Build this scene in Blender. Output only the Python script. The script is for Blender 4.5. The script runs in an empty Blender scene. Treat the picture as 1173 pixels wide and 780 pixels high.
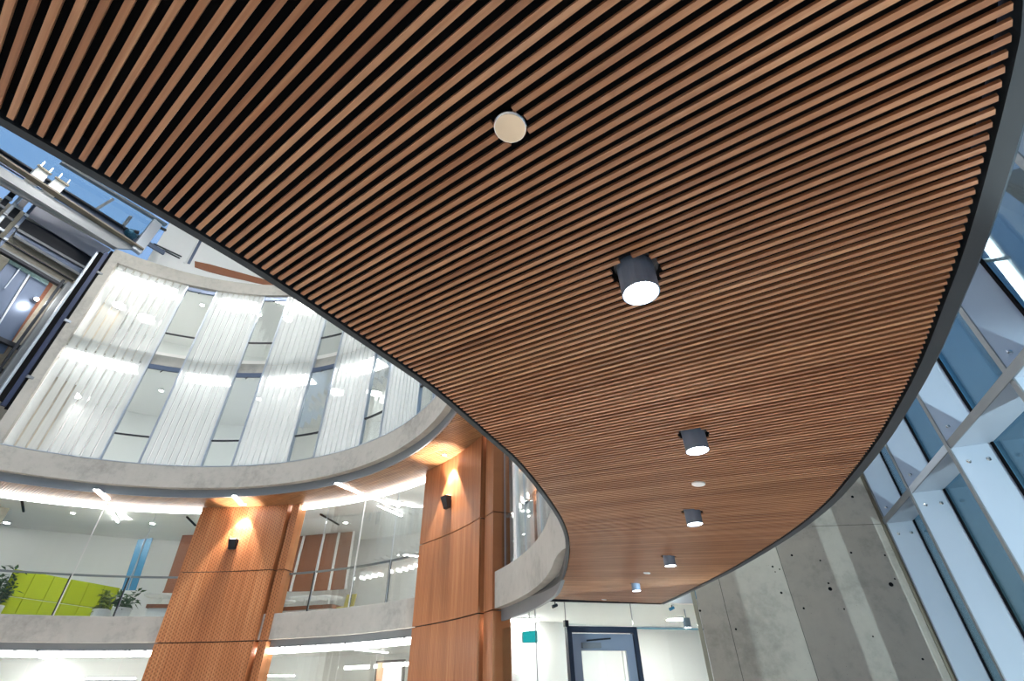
import bpy, bmesh, math, random
from mathutils import Vector, Matrix
random.seed(7)
S = bpy.context.scene
COL = S.collection
CAMZ = 1.5                       # eye height above the lobby floor
# ------------------------------------------------------------------ camera
W_, H_, F_ = 1173.0, 780.0, 552.0
_up = Vector((571.6-586.5, -370.5-390.0, F_)).normalized()
_fw = Vector((0, 0, 1)); _Y = (_fw - _fw.dot(_up)*_up).normalized(); _X = _Y.cross(_up)
if _X.x < 0: _X = -_X
EYE = Vector((0, 0, CAMZ))
def ray(px, py):
    d = Vector((px-586.5, py-390.0, F_)).normalized()
    return Vector((_X.dot(d), _Y.dot(d), _up.dot(d)))
def at_z(px, py, z):
    d = ray(px, py); return EYE + d*((z-CAMZ)/d.z)
C0 = Vector((-10.96, 7.46, 0))   # centre of the round atrium
def at_cyl(px, py, R):
    d = ray(px, py); a = d.x*d.x+d.y*d.y; b = -2*(d.x*C0.x+d.y*C0.y); c = C0.x**2+C0.y**2-R*R
    D = max(b*b-4*a*c, 0); return EYE + d*((-b+math.sqrt(D))/(2*a))
def at_plane(px, py, P, n):
    d = ray(px, py); return EYE + d*((P-EYE).dot(n)/d.dot(n))
def az_of(p): return math.degrees(math.atan2(p.y-C0.y, p.x-C0.x))
def pol(R, az, z=0.0):
    a = math.radians(az); return Vector((C0.x+R*math.cos(a), C0.y+R*math.sin(a), z))
cam = bpy.data.cameras.new('camera'); co = bpy.data.objects.new('camera', cam); COL.objects.link(co)
cam.sensor_width = 36; cam.lens = 36*F_/W_; cam.clip_end = 500; cam.clip_start = .02
def wcol(v): return Vector((_X.dot(v), _Y.dot(v), _up.dot(v)))
r_, u_, b_ = wcol(Vector((1,0,0))), wcol(Vector((0,-1,0))), wcol(Vector((0,0,-1)))
co.matrix_world = Matrix(((r_.x,u_.x,b_.x,0),(r_.y,u_.y,b_.y,0),(r_.z,u_.z,b_.z,CAMZ),(0,0,0,1)))
S.camera = co
S.view_settings.view_transform = 'Standard'; S.view_settings.look = 'None'
S.view_settings.gamma = 1; S.view_settings.use_curve_mapping = False
S.view_settings.exposure = 1.3
# ------------------------------------------------------------------ materials
def srgb(r, g, b):
    f = lambda c: (c/255/12.92 if c/255 <= .04045 else ((c/255+.055)/1.055)**2.4)
    return (f(r), f(g), f(b), 1)
class NT:
    def __init__(s, name):
        s.m = bpy.data.materials.new(name); s.m.use_nodes = True; s.t = s.m.node_tree; s.t.nodes.clear()
        s.out = s.t.nodes.new('ShaderNodeOutputMaterial')
    def n(s, typ, **kw):
        x = s.t.nodes.new('ShaderNode'+typ)
        for k, v in kw.items():
            if k in x.inputs: s.set(x, k, v)
            else: setattr(x, k, v)
        return x
    def set(s, x, k, v):
        if isinstance(v, bpy.types.NodeSocket): s.t.links.new(v, x.inputs[k])
        else: x.inputs[k].default_value = v
    def math(s, op, a, b=0.0):
        x = s.t.nodes.new('ShaderNodeMath'); x.operation = op; s.set(x, 0, a); s.set(x, 1, b); return x.outputs[0]
    def mix(s, f, a, b):
        x = s.t.nodes.new('ShaderNodeMix'); x.data_type = 'RGBA'
        s.set(x, 0, f); s.set(x, 6, a); s.set(x, 7, b); return x.outputs[2]
    def ramp(s, f, pts):
        x = s.t.nodes.new('ShaderNodeValToRGB'); s.set(x, 0, f)
        e = x.color_ramp.elements
        while len(e) < len(pts): e.new(.5)
        for i, (p, c) in enumerate(pts):
            e[i].position = p; e[i].color = c if len(c) == 4 else (*c, 1)
        return x.outputs[0]
    def noise(s, vec, scale, detail=3, rough=.5):
        x = s.n('TexNoise', Scale=scale, Detail=detail, Roughness=rough); s.set(x, 'Vector', vec); return x.outputs[0]
    def pos(s): return s.n('NewGeometry').outputs['Position']
    def dot(s, v, d):
        x = s.t.nodes.new('ShaderNodeVectorMath'); x.operation = 'DOT_PRODUCT'; s.set(x, 0, v); s.set(x, 1, d); return x.outputs['Value']
    def comb(s, a, b, c):
        x = s.t.nodes.new('ShaderNodeCombineXYZ'); s.set(x, 0, a); s.set(x, 1, b); s.set(x, 2, c); return x.outputs[0]
    def sep(s, v):
        x = s.t.nodes.new('ShaderNodeSeparateXYZ'); s.set(x, 0, v); return x.outputs
    def bsdf(s, **kw):
        x = s.n('BsdfPrincipled')
        for k, v in kw.items(): s.set(x, k.replace('_', ' '), v)
        s.t.links.new(x.outputs[0], s.out.inputs[0]); return x
    def bump(s, h, strength=.3, dist=.01):
        x = s.n('Bump', Strength=strength, Distance=dist); s.set(x, 'Height', h); return x.outputs[0]
def plain(name, c, rough=.5, metal=0.0, spec=.5, var=.06, scale=6):
    t = NT(name); nz = t.noise(t.pos(), scale, 4)
    c2 = tuple(x*(1-var) for x in c[:3])+(1,)
    t.bsdf(Base_Color=t.mix(nz, c, c2), Roughness=rough, Metallic=metal, Specular_IOR_Level=spec); return t.m
def emit(name, c, s):
    t = NT(name); e = t.n('Emission', Color=c, Strength=s); t.t.links.new(e.outputs[0], t.out.inputs[0]); return t.m
def concrete(name, c, board=0.0):
    t = NT(name); p = t.pos()
    big = t.noise(p, .7, 5, .6); mid = t.noise(p, 5, 6, .65); fine = t.noise(p, 45, 3, .6)
    dark = tuple(x*.62 for x in c[:3])+(1,); lite = tuple(min(1, x*1.12) for x in c[:3])+(1,)
    f = t.math('ADD', t.math('MULTIPLY', big, .65), t.math('MULTIPLY', mid, .45))
    col = t.ramp(f, [(.32, dark), (.55, c), (.78, lite)])
    vor = t.n('TexVoronoi', Scale=9.0); t.set(vor, 'Vector', p)
    pore = t.math('LESS_THAN', vor.outputs['Distance'], .06)
    col = t.mix(t.math('MULTIPLY', pore, .55), col, tuple(x*.3 for x in c[:3])+(1,))
    t.bsdf(Base_Color=col, Roughness=.8, Specular_IOR_Level=.25, Normal=t.bump(t.math('ADD', fine, t.math('MULTIPLY', mid, .6)), .18, .01)); return t.m
def glass(name, tint, refl=1.0, minr=.03):
    t = NT(name); fr = t.n('Fresnel', IOR=1.45)
    tr = t.n('BsdfTransparent', Color=tint); gl = t.n('BsdfGlossy', Roughness=.015)
    mx = t.n('MixShader'); t.set(mx, 0, t.math('MINIMUM', t.math('ADD', t.math('MULTIPLY', fr.outputs[0], refl), minr), .9))
    t.t.links.new(tr.outputs[0], mx.inputs[1]); t.t.links.new(gl.outputs[0], mx.inputs[2]); t.t.links.new(mx.outputs[0], t.out.inputs[0]); return t.m
def wood_lines(name, axis_s, axis_u, c_lo, c_mid, c_hi, rough=.45, attr=None, stretch=.6, fine=45.0):
    """Long grain running along axis_s."""
    t = NT(name); p = t.pos()
    s_, u2 = t.dot(p, axis_s), t.dot(p, axis_u)
    z_ = t.sep(p)[2]
    if attr:
        a = t.n('Attribute', attribute_name=attr).outputs['Fac']; off = t.math('MULTIPLY', a, 37.0)
    else: a = None; off = 0.0
    v = t.comb(t.math('ADD', t.math('MULTIPLY', s_, stretch), off), t.math('MULTIPLY', u2, fine), t.math('MULTIPLY', z_, 6.0))
    g = t.noise(v, 1.0, 5, .6)
    v2 = t.comb(t.math('ADD', t.math('MULTIPLY', s_, .9), off), off, 0.0)
    g2 = t.noise(v2, 1.0, 2, .5)
    f = t.math('ADD', t.math('MULTIPLY', g, .6), t.math('MULTIPLY', g2, .4))
    if a is not None: f = t.math('ADD', f, t.math('MULTIPLY', t.math('SUBTRACT', a, .5), .16))
    col = t.ramp(f, [(.3, c_lo), (.5, c_mid), (.7, c_hi)])
    t.bsdf(Base_Color=col, Roughness=rough, Specular_IOR_Level=.4); return t.m
# ------------------------------------------------------------------ mesh helpers
class MB:
    def __init__(s): s.v, s.f, s.a = [], [], []
    def face(s, idx, a=0.0): s.f.append(tuple(idx)); s.a.append(a)
    def hexa(s, q, a=0.0):       # q: 8 points, bottom ring then top ring
        i = len(s.v); s.v += [Vector(x) for x in q]
        for f in ((3,2,1,0),(4,5,6,7),(0,1,5,4),(1,2,6,5),(2,3,7,6),(3,0,4,7)): s.face([i+k for k in f], a)
    def box(s, c, ex, ey, ez, a=0.0):   # centre and three half-extent vectors
        c, ex, ey, ez = Vector(c), Vector(ex), Vector(ey), Vector(ez)
        s.hexa([c-ex-ey-ez, c+ex-ey-ez, c+ex+ey-ez, c-ex+ey-ez, c-ex-ey+ez, c+ex-ey+ez, c+ex+ey+ez, c-ex+ey+ez], a)
    def bar(s, p0, p1, w, h, up=(0,0,1)):
        p0, p1 = Vector(p0), Vector(p1); d = p1-p0; up = Vector(up)
        if abs(d.normalized().dot(up)) > .98: up = Vector((1,0,0))
        x = d.cross(up).normalized(); y = x.cross(d).normalized()
        s.box((p0+p1)/2, x*w/2, d/2, y*h/2)
    def sweep(s, rings, closed_prof=True, caps=True, loop=False):
        i0 = len(s.v); n = len(rings[0])
        for r in rings: s.v += [Vector(x) for x in r]
        m = len(rings)
        for k in range(m if loop else m-1):
            k2 = (k+1) % m
            for j in range(n if closed_prof else n-1):
                j2 = (j+1) % n
                s.face((i0+k*n+j, i0+k*n+j2, i0+k2*n+j2, i0+k2*n+j))
        if caps and not loop and closed_prof:
            s.face([i0+j for j in range(n)][::-1]); s.face([i0+(m-1)*n+j for j in range(n)])
    def ring(s, prof, az0, az1, step=1.5, closed=True):   # profile of (radius, z) swept round the atrium
        k = max(1, int(math.ceil(abs(az1-az0)/step)))
        s.sweep([[pol(R, az0+(az1-az0)*i/k, z) for R, z in prof] for i in range(k+1)], closed)
    def tube(s, p0, p1, r0, r1=None, n=16):
        p0, p1 = Vector(p0), Vector(p1); r1 = r0 if r1 is None else r1; d = (p1-p0).normalized()
        x = d.orthogonal().normalized(); y = d.cross(x)
        s.sweep([[p+(x*math.cos(2*math.pi*k/n)+y*math.sin(2*math.pi*k/n))*r for k in range(n)] for p, r in ((p0, r0), (p1, r1))])
    def lathe(s, base, prof, axis=(0,0,1), n=24):    # prof of (radius, height)
        axis = Vector(axis).normalized(); x = axis.orthogonal().normalized(); y = axis.cross(x); base = Vector(base)
        s.sweep([[base+axis*h+(x*math.cos(2*math.pi*k/n)+y*math.sin(2*math.pi*k/n))*max(r, 1e-4) for k in range(n)] for r, h in prof])
    def poly_prism(s, pts, ext):
        ext = Vector(ext); i = len(s.v); n = len(pts)
        s.v += [Vector(p) for p in pts]+[Vector(p)+ext for p in pts]
        s.face([i+k for k in range(n)]); s.face([i+n+k for k in range(n)][::-1])
        for k in range(n): s.face((i+k, i+n+k, i+n+(k+1) % n, i+(k+1) % n))
    def blob(s, c, rx, ry, rz, seg=10, ring=7):
        c = Vector(c)
        s.sweep([[c+Vector((rx*math.sin(math.pi*i/ring)*math.cos(2*math.pi*k/seg), ry*math.sin(math.pi*i/ring)*math.sin(2*math.pi*k/seg), -rz*math.cos(math.pi*i/ring))) if 0 < i < ring else c+Vector((1e-4*math.cos(k), 1e-4*math.sin(k), -rz if i == 0 else rz)) for k in range(seg)] for i in range(ring+1)])
    def build(s, name, mat, parent=None, bevel=0.0, smooth=False, label=None):
        base = Vector((0,0,0))
        if parent is None:
            lo = [min(v[k] for v in s.v) for k in range(3)]; hi = [max(v[k] for v in s.v) for k in range(3)]
            base = Vector(((lo[0]+hi[0])/2, (lo[1]+hi[1])/2, lo[2]))
        else: base = WLOC[parent]
        me = bpy.data.meshes.new(name); me.from_pydata([tuple(v-base) for v in s.v], [], s.f)
        if any(s.a):
            at = me.attributes.new('tone', 'FLOAT', 'FACE'); at.data.foreach_set('value', s.a)
        bm = bmesh.new(); bm.from_mesh(me); bmesh.ops.recalc_face_normals(bm, faces=bm.faces); bm.to_mesh(me); bm.free()
        me.materials.append(mat)
        if smooth:
            for p in me.polygons: p.use_smooth = True
        o = bpy.data.objects.new(name, me); COL.objects.link(o)
        if parent is None: o.location = base; WLOC[o] = base
        else: o.parent = parent; WLOC[o] = base
        if bevel:
            b = o.modifiers.new('bevel', 'BEVEL'); b.width = bevel; b.segments = 2; b.limit_method = 'ANGLE'
        if label: o['label'] = label
        return o
WLOC = {}
def thing(name, loc, label, cat, group=None):
    o = bpy.data.objects.new(name, None); COL.objects.link(o); o.location = loc; o.empty_display_size = .1
    WLOC[o] = Vector(loc); return tag(o, label, cat, group)
def tag(o, label, cat, group=None):
    o['label'] = label; o['category'] = cat
    if group: o['group'] = group
    return o
def struct(o): o['kind'] = 'structure'; return o
def lamp(name, kind, loc, energy, color, **kw):
    l = bpy.data.lights.new(name, kind); l.energy = energy; l.color = color
    aim = kw.pop('aim', None); par = kw.pop('parent', None)
    for k, v in kw.items(): setattr(l, k, v)
    o = bpy.data.objects.new(name, l); COL.objects.link(o); o.location = loc
    if aim is not None: o.rotation_euler = (Vector(aim)-Vector(loc)).to_track_quat('-Z', 'Y').to_euler()
    if par is not None: o.parent = par; o.location = Vector(loc)-WLOC[par]
    return o
Z = lambda z: z+CAMZ             # heights below are given relative to the eye
#==BODY==
# ------------------------------------------------------------------ the sloping slatted soffit: its plane and axes
_A = Vector((-202-586.5, 663-390.0, F_)); _B = Vector((670-586.5, 770-390.0, F_))
SD = Vector((_X.dot(_A), _Y.dot(_A), _up.dot(_A))).normalized()              # along the slats
_Bw = Vector((_X.dot(_B), _Y.dot(_B), _up.dot(_B))).normalized()
SN = SD.cross(_Bw).normalized()
if SN.z < 0: SN = -SN
SU = SN.cross(SD).normalized()                                               # across the slats
S0 = at_z(647, 648, Z(1.32))
def on_soffit(px, py): return at_plane(px, py, S0, SN)
def drop(x, y):                                                              # plan point -> point on the soffit plane
    return Vector((x, y, S0.z-((x-S0.x)*SN.x+(y-S0.y)*SN.y)/SN.z))
def su(p): q = p-S0; return (q.dot(SD), q.dot(SU))
def sp(s, u, h=0.0): return S0+SD*s+SU*u+SN*h
# ------------------------------------------------------------------ materials in use
M = {}
M['slat'] = wood_lines('soffit_wood', SD, SU, (.25,.10,.046,1), (.40,.178,.085,1), (.58,.31,.17,1), .30, 'tone', .5, 60)
M['black'] = plain('black_backing', (.006,.006,.007,1), .9, 0, .1)
M['trim'] = plain('charcoal_trim', srgb(50,56,62), .45, .3, .5)
M['darkmetal'] = plain('dark_metal', srgb(46,48,54), .4, .6)
M['steel'] = plain('painted_steel', srgb(138,142,146), .45, .2)
M['alu'] = plain('aluminium', srgb(176,184,194), .35, .6)
M['chrome'] = plain('chrome', (.8,.8,.8,1), .12, 1.0, .5, .02)
M['mirror'] = plain('polished_plate', (.62,.51,.39,1), .16, 1.0, .5, .1, 30)
M['white'] = plain('white_paint', (.88,.88,.87,1), .6, 0, .4, .03)
M['ceil'] = plain('white_ceiling', (.88,.88,.87,1), .8, 0, .2, .03)
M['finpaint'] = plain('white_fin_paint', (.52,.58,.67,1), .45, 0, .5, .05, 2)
M['conc'] = concrete('atrium_concrete', (.46,.44,.40,1))
M['concw'] = concrete('board_concrete', (.50,.455,.38,1))
M['floor'] = plain('pale_floor', (.62,.58,.52,1), .35, 0, .5, .15, 1.5)
M['glass'] = glass('clear_glass', (.95,.98,.97,1), .5, .005)
M['glassb'] = glass('facade_glass', (.80,.90,.93,1), .8, .01)
M['housing'] = plain('lamp_housing', srgb(138,154,176), .4, .2)
M['lens'] = emit('lamp_lens', (.90,.96,1,1), 22)
M['cove'] = emit('cove_glow', (1,.98,.95,1), 5.0)
M['covemid'] = emit('cove_glow_mid', (1,.98,.95,1), 5.5)
M['covelow'] = emit('cove_glow_low', (1,.98,.95,1), 9.0)
M['disc'] = emit('disc_glow', (1,.98,.95,1), 24.0)
M['discup'] = emit('disc_glow_upper', (1,.98,.95,1), 9.0)
M['dischid'] = emit('disc_glow_strong', (1,.98,.95,1), 60.0)
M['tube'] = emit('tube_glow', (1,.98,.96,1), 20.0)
M['lime'] = plain('lime_fabric', srgb(176,190,20), .8, 0, .2, .1, 8)
M['blue'] = plain('blue_film', srgb(60,140,185), .3, 0, .5, .3, 3)
M['leaf'] = plain('leaf', (.035,.12,.03,1), .5, 0, .4, .4, 12)
M['leafy'] = plain('leaf_yellowgreen', (.22,.30,.02,1), .5, 0, .4, .4, 12)
M['planter'] = plain('white_planter', (.75,.75,.75,1), .4)
M['brownwood'] = plain('counter_wood', srgb(150,88,55), .45, 0, .4, .25, 9)
M['yellow'] = plain('yellow_seat', srgb(196,180,70), .6)
M['teal'] = emit('exit_teal', (.01,.20,.21,1), .9)
M['brick'] = plain('rust_brick', srgb(150,100,80), .8, 0, .3, .5, 14)
M['doorgrey'] = plain('door_grey', srgb(150,160,178), .4, .2)
M['frame'] = plain('door_frame_navy', srgb(52,60,78), .4, .3)
M['cab'] = plain('lift_cab_grey', srgb(92,104,126), .3, .5)
M['tan'] = concrete('shaft_concrete', (.42,.38,.31,1))
M['machine'] = plain('teal_machine', srgb(40,100,130), .4, .4, .5, .7, 14)
M['navy'] = plain('navy_steel', srgb(52,60,88), .4, .4)
M['strip'] = plain('light_steel', srgb(190,198,210), .35, .4)

# ------------------------------------------------------------------ soffit outline on its plane
left_px = [(652,641.5),(652.6,621),(649,605.6),(638.5,584),(600,532.5),(561.5,498.7),(501,445),(450,409.6),(342,336),(284.6,298.7),(150,219),(75,175),(0,132)]
right_px = [(757,691.5),(780,681),(810,666),(840,650.5),(900,614),(945,579),(977,541.5),(1005,504),(1020,479),(1040,443),(1048.7,425),(1060.5,399),(1083,338),(1092,315.6),(1103,283.6),(1114.7,244.5),(1127,200),(1136.5,162),(1144,134),(1151,104),(1155,88),(1162.6,52),(1166.8,32.7)]
left = [on_soffit(*p) for p in left_px]; right = [on_soffit(*p) for p in right_px]
def chaikin(P, n=2):
    for _ in range(n):
        Q = [P[0]]
        for a, b in zip(P, P[1:]): Q += [a*.75+b*.25, a*.25+b*.75]
        P = Q+[P[-1]]
    return P
e1 = on_soffit(612, 688); e2 = on_soffit(757, 691.5)
arc = []
for a in (18.0, 14, 10, 6, 3):
    q = pol(11.70, a); arc.append(drop(q.x, q.y))
ext_l = []
for a in (-37, -42, -47, -52, -57, -62):
    q = pol(11.66, a); ext_l.append(drop(q.x, q.y))
aL = az_of(left[0]); aN = az_of(left[-1])
arc = [p for p in arc if az_of(p) > aL+1.0]
ext_l = [p for p in ext_l if az_of(p) < aN-1.0]
t = (right[-1]-right[-3]).normalized(); ext_r = []; p = right[-1].copy()
for k in range(9):
    t = Matrix.Rotation(math.radians(-7.5), 3, SN) @ t; p = p+t*.42; ext_r.append(p.copy())
left_edge = chaikin(arc+left+ext_l, 2)
right_edge = chaikin(right+ext_r, 2)
outline = left_edge+right_edge[::-1]
PITCH = .0343
LIGHTS = [(729,313),(794.5,498.5),(793,587),(766,638),(728,669)]
LP = [on_soffit(*p) for p in LIGHTS]; LR = .061
disc_p = on_soffit(584.5,145.5)
spr_p = [on_soffit(800,553.5), on_soffit(741,656), on_soffit(692,686.5)]
holes = [(su(p), LR+.022) for p in LP]+[(su(disc_p), .047)]
def clip(poly, u):
    xs = []
    for (a, b) in zip(poly, poly[1:]+poly[:1]):
        if (a[1] <= u) != (b[1] <= u): xs.append(a[0]+(b[0]-a[0])*(u-a[1])/(b[1]-a[1]))
    xs.sort(); return list(zip(xs[::2], xs[1::2]))
P2 = [su(p) for p in outline]
sof = thing('slatted_soffit', drop(1.0, 4.0), 'large leaf-shaped soffit of brown timber slats with charcoal curved edge', 'soffit')
mb = MB(); u = min(p[1] for p in P2)+.01; umax = max(p[1] for p in P2); SWD = PITCH*.45; SH = .011
while u < umax:
    for s0, s1 in clip(P2, u):
        segs = [(s0+.008, s1-.008)]
        for (hs, hu), hr in holes:
            if abs(u-hu) < hr:
                c = math.sqrt(hr*hr-(u-hu)**2); nx = []
                for a, b in segs:
                    if hs-c > a and hs+c < b: nx += [(a, hs-c), (hs+c, b)]
                    else: nx.append((a, b))
                segs = nx
        for a, b in segs:
            if b-a < .02: continue
            tone = random.random()
            mb.hexa([sp(a,u-SWD/2), sp(b,u-SWD/2), sp(b,u+SWD/2), sp(a,u+SWD/2), sp(a,u-SWD/2,SH), sp(b,u-SWD/2,SH), sp(b,u+SWD/2,SH), sp(a,u+SWD/2,SH)], .02+.96*tone)
    u += PITCH
mb.build('slat_field', M['slat'], sof)
mb = MB(); mb.poly_prism([p+SN*.085 for p in outline], SN*.02); mb.build('backing_panel', M['black'], sof)
def offset_edge(P, d):
    out = []
    for i, p in enumerate(P):
        t = (P[min(i+1, len(P)-1)]-P[max(i-1, 0)]).normalized(); out.append(p+t.cross(SN)*d)
    return out
def edge_trim(P, sign, w, h):
    a = offset_edge(P, sign*.004); b = offset_edge(P, sign*(w*.75)); c = offset_edge(P, sign*w); m = MB()
    m.sweep([[a[i]-SN*.004, b[i]-SN*.008, c[i]+SN*.012, c[i]+SN*h, a[i]+SN*h] for i in range(len(P))])
    return m
cen = drop(.6, 3.0)
def side(P):
    i = len(P)//2; t = (P[i+1]-P[i-1]).normalized(); return 1 if t.cross(SN).dot(P[i]-cen) > 0 else -1
edge_trim(left_edge, side(left_edge), .046, .13).build('edge_trim', M['trim'], sof, smooth=False)
edge_trim(right_edge, side(right_edge), .062, .16).build('edge_trim', M['trim'], sof)
mb = MB(); mb.bar(e1-SN*-.02, e2+SN*.02, .05, .06, SN); mb.build('end_trim', M['darkmetal'], sof)
# ------------------------------------------------------------------ lamps and small fittings on the soffit
names = ['grey cylinder downlight nearest the round plate, largest of the row on the slatted soffit',
 'second largest cylinder downlight, above the white sprinkler cover near the middle of the soffit',
 'third cylinder downlight along the slatted soffit, just below the sprinkler cover',
 'small dark cylinder downlight near the soffit tip, second from the glass wall',
 'smallest dark cylinder downlight on the soffit, closest to the glass wall']
for p, lab in zip(LP, names):
    t = thing('cylinder_downlight', p, lab, 'light', 'cylinder downlights on the slatted soffit')
    b = p-Vector((0,0,.092)); m = MB()
    m.lathe(b, [(LR*.9,.012),(LR*.93,.0),(LR,.0),(LR,.127),(LR*.97,.147),(LR*.5,.147)], n=32); m.build('housing', M['housing'], t, smooth=False)
    m = MB(); m.lathe(b, [(LR*.91,.006),(LR*.91,.014)], n=32); m.build('lens', M['lens'], t)
    m = MB(); m.lathe(p+SN*.03, [(LR*1.22,0),(LR*1.22,.012),(LR*.6,.012)], SN, 24); m.build('mounting_collar', M['darkmetal'], t)
    lamp('downlight_beam', 'SPOT', b-Vector((0,0,.03)), 90, (.93,.97,1), aim=b-Vector((0,0,2)), spot_size=math.radians(95), spot_blend=.6, shadow_soft_size=.05, parent=t)
t = thing('ceiling_plate', disc_p, 'round polished access plate set among the timber slats', 'plate')
m = MB(); m.lathe(disc_p-SN*.006, [(.041,0),(.0435,.003),(.0435,.03),(.03,.03)], SN, 40); m.build('rim', M['chrome'], t)
m = MB(); m.lathe(disc_p-SN*.0075, [(.039,0),(.039,.006)], SN, 40); m.build('face_plate', M['mirror'], t)
for p, lab in zip(spr_p, ['white sprinkler cover between the second and third downlights', 'tiny white sprinkler cover beside the two small dark downlights', 'tiny white sprinkler cover right above the glass wall']):
    m = MB(); m.lathe(p-SN*.012, [(.038,0),(.044,.004),(.044,.012),(.025,.03)], SN, 28)
    tag(m.build('sprinkler_cover', M['white']), lab, 'sprinkler cover', 'sprinkler covers on the slatted soffit')
# ------------------------------------------------------------------ atrium: slabs, rooms and ceilings behind the round opening
def ring_struct(name, prof, a0, a1, mat, step=2.0):
    m = MB(); m.ring(prof, a0, a1, step); return struct(m.build(name, mat))
A0, A1, AE = 150, 18, 36
m = MB(); m.poly_prism([(-36,-14,0),(9,-14,0),(9,17,0),(-6,36,0),(-36,36,0)], (0,0,-.2)); struct(m.build('floor', M['floor']))
ring_struct('floor', [(11.75,Z(1.72)),(18,Z(1.72)),(18,Z(2.05)),(11.75,Z(2.05))], A0, AE, M['white'])
ring_struct('ceiling', [(11.72,Z(1.32)),(18,Z(1.32)),(18,Z(1.66)),(11.72,Z(1.66))], A0, AE, M['ceil'])
ring_struct('ceiling', [(11.72,Z(5.93)),(18,Z(5.93)),(18,Z(6.2)),(11.72,Z(6.2))], A0, AE, M['ceil'])
ring_struct('floor', [(10.25,Z(6.3)),(18,Z(6.3)),(18,Z(6.75)),(10.25,Z(6.75))], 131.5, A1, M['white'])
ring_struct('ceiling', [(10.45,Z(11.3)),(17,Z(11.3)),(17,Z(11.42)),(10.45,Z(11.42))], 131.5, A1, M['ceil'])
ring_struct('floor', [(10.45,Z(11.5)),(17,Z(11.5)),(17,Z(11.85)),(10.45,Z(11.85))], 131.5, A1, M['white'])
ring_struct('ceiling', [(10.45,Z(15.55)),(17,Z(15.55)),(17,Z(15.9)),(10.45,Z(15.9))], 131.5, A1, M['ceil'])
ring_struct('wall_lower', [(17.4,0),(17.6,0),(17.6,Z(1.32)),(17.4,Z(1.32))], A0, AE, M['white'])
ring_struct('wall_middle', [(17.0,Z(2.0)),(17.2,Z(2.0)),(17.2,Z(5.93)),(17.0,Z(5.93))], A0, AE, M['white'])
ring_struct('wall_upper', [(15.5,Z(6.7)),(15.7,Z(6.7)),(15.7,Z(15.6)),(15.5,Z(15.6))], 131.5, A1, M['white'])
for a in (131.6,):
    p0, p1 = pol(10.35, a), pol(17.5, a); d = (p1-p0).normalized(); n = Vector((-d.y, d.x, 0))
    m = MB(); m.box((p0+p1)/2+Vector((0,0,Z(11.1))), (p1-p0)/2, n*.08, (0,0,4.6)); struct(m.build('wall_partition', M['white']))
for nm, z0, z1 in (('wall_partition', 0, Z(1.66)), ('wall_partition', Z(1.7), Z(6.2))):
    p0, p1 = pol(11.92, AE-.3), pol(17.5, AE-.3); d = (p1-p0).normalized(); n = Vector((-d.y, d.x, 0))
    m = MB(); m.box((p0+p1)/2+Vector((0,0,(z0+z1)/2)), (p1-p0)/2, n*.06, (0,0,(z1-z0)/2)); struct(m.build(nm, M['white']))
# concrete bands
def veer(az): x = min(max((1-az)/11, 0), 1); return .55*x*x*(3-2*x)      # the lower band swings out over the bridge
def vring(m, prof, a0, a1, step=1.0):
    k = int(math.ceil(abs(a1-a0)/step))
    def lift(az, z):                                                        # its lower edge rises clear of the soffit there
        x = min(max((7-az)/9, 0), 1); return max(z, Z(1.25)+.30*x*x*(3-2*x))
    m.sweep([[pol(R+veer(a0+(a1-a0)*i/k), a0+(a1-a0)*i/k, lift(a0+(a1-a0)*i/k, z)) for R, z in prof] for i in range(k+1)])
def band(Rr, zb, zt, a0, a1, lab, rt):
    t = thing('concrete_band', pol(Rr, (a0+a1)/2, Z(zb)), lab, 'concrete band')
    m = MB(); vring(m, [(Rr,Z(zb)),(Rr+.20,Z(zb)),(Rr+.30,Z(zb)+.02),(Rr+.30,Z(zt)),(Rr+.012,Z(zt)),(Rr,Z(zt)-.012)], a0, a1, 1.0); m.build('parapet', M['conc'], t)
    return t
t = band(10.0, 6.22, 7.03, 132.5, A1, 'wide curved concrete slab edge beneath the white glazing of the upper floors', 0)
m = MB(); m.ring([(10.2,Z(5.93)),(10.25,Z(5.93)),(10.25,Z(6.24)),(10.2,Z(6.24))], 132.5, A1, 1.0); m.build('lower_fascia', M['steel'], t)
m = MB(); m.ring([(9.995,Z(7.03)),(10.3,Z(7.03)),(10.3,Z(7.06)),(9.995,Z(7.06))], 132.5, A1, 1.0); m.build('capping', M['alu'], t)
t = band(11.5, 1.49, 2.25, A0, -20, 'lower curved concrete slab edge running behind both timber columns to the glass balustrade', 0)
m = MB(); vring(m, [(11.66,Z(1.25)),(11.72,Z(1.25)),(11.72,Z(1.60)),(11.66,Z(1.60))], A0, -20, 1.0); m.build('lower_fascia', M['steel'], t)
t = thing('concrete_band', pol(10.2, 60, Z(15.62)), 'curved concrete ring beam along the very top of the white glazing', 'concrete band')
m = MB(); m.ring([(9.98,Z(15.62)),(10.35,Z(15.62)),(10.35,Z(16.28)),(9.98,Z(16.28))], 132, A1, 1.0); m.build('ring_beam', M['conc'], t)
t = thing('concrete_band', pol(10.3, 60, Z(11.42)), 'thin grey slab edge seen behind the middle of the white glazing', 'concrete band')
m = MB(); m.ring([(10.3,Z(11.40)),(10.45,Z(11.40)),(10.45,Z(11.87)),(10.3,Z(11.87))], 130.6, A1, 1.0); m.build('slab_edge', M['conc'], t)
# concrete pier beside the lift
t = thing('concrete_pier', pol(10.1, 130.9, Z(6.2)), 'slim concrete pier between the lift rails and the white glazing', 'pier')
m = MB(); m.ring([(9.97,Z(6.22)),(10.4,Z(6.22)),(10.4,Z(16.25)),(9.97,Z(16.25))], 130.35, 132.2, 1.0); m.build('shaft', M['conc'], t)
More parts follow.
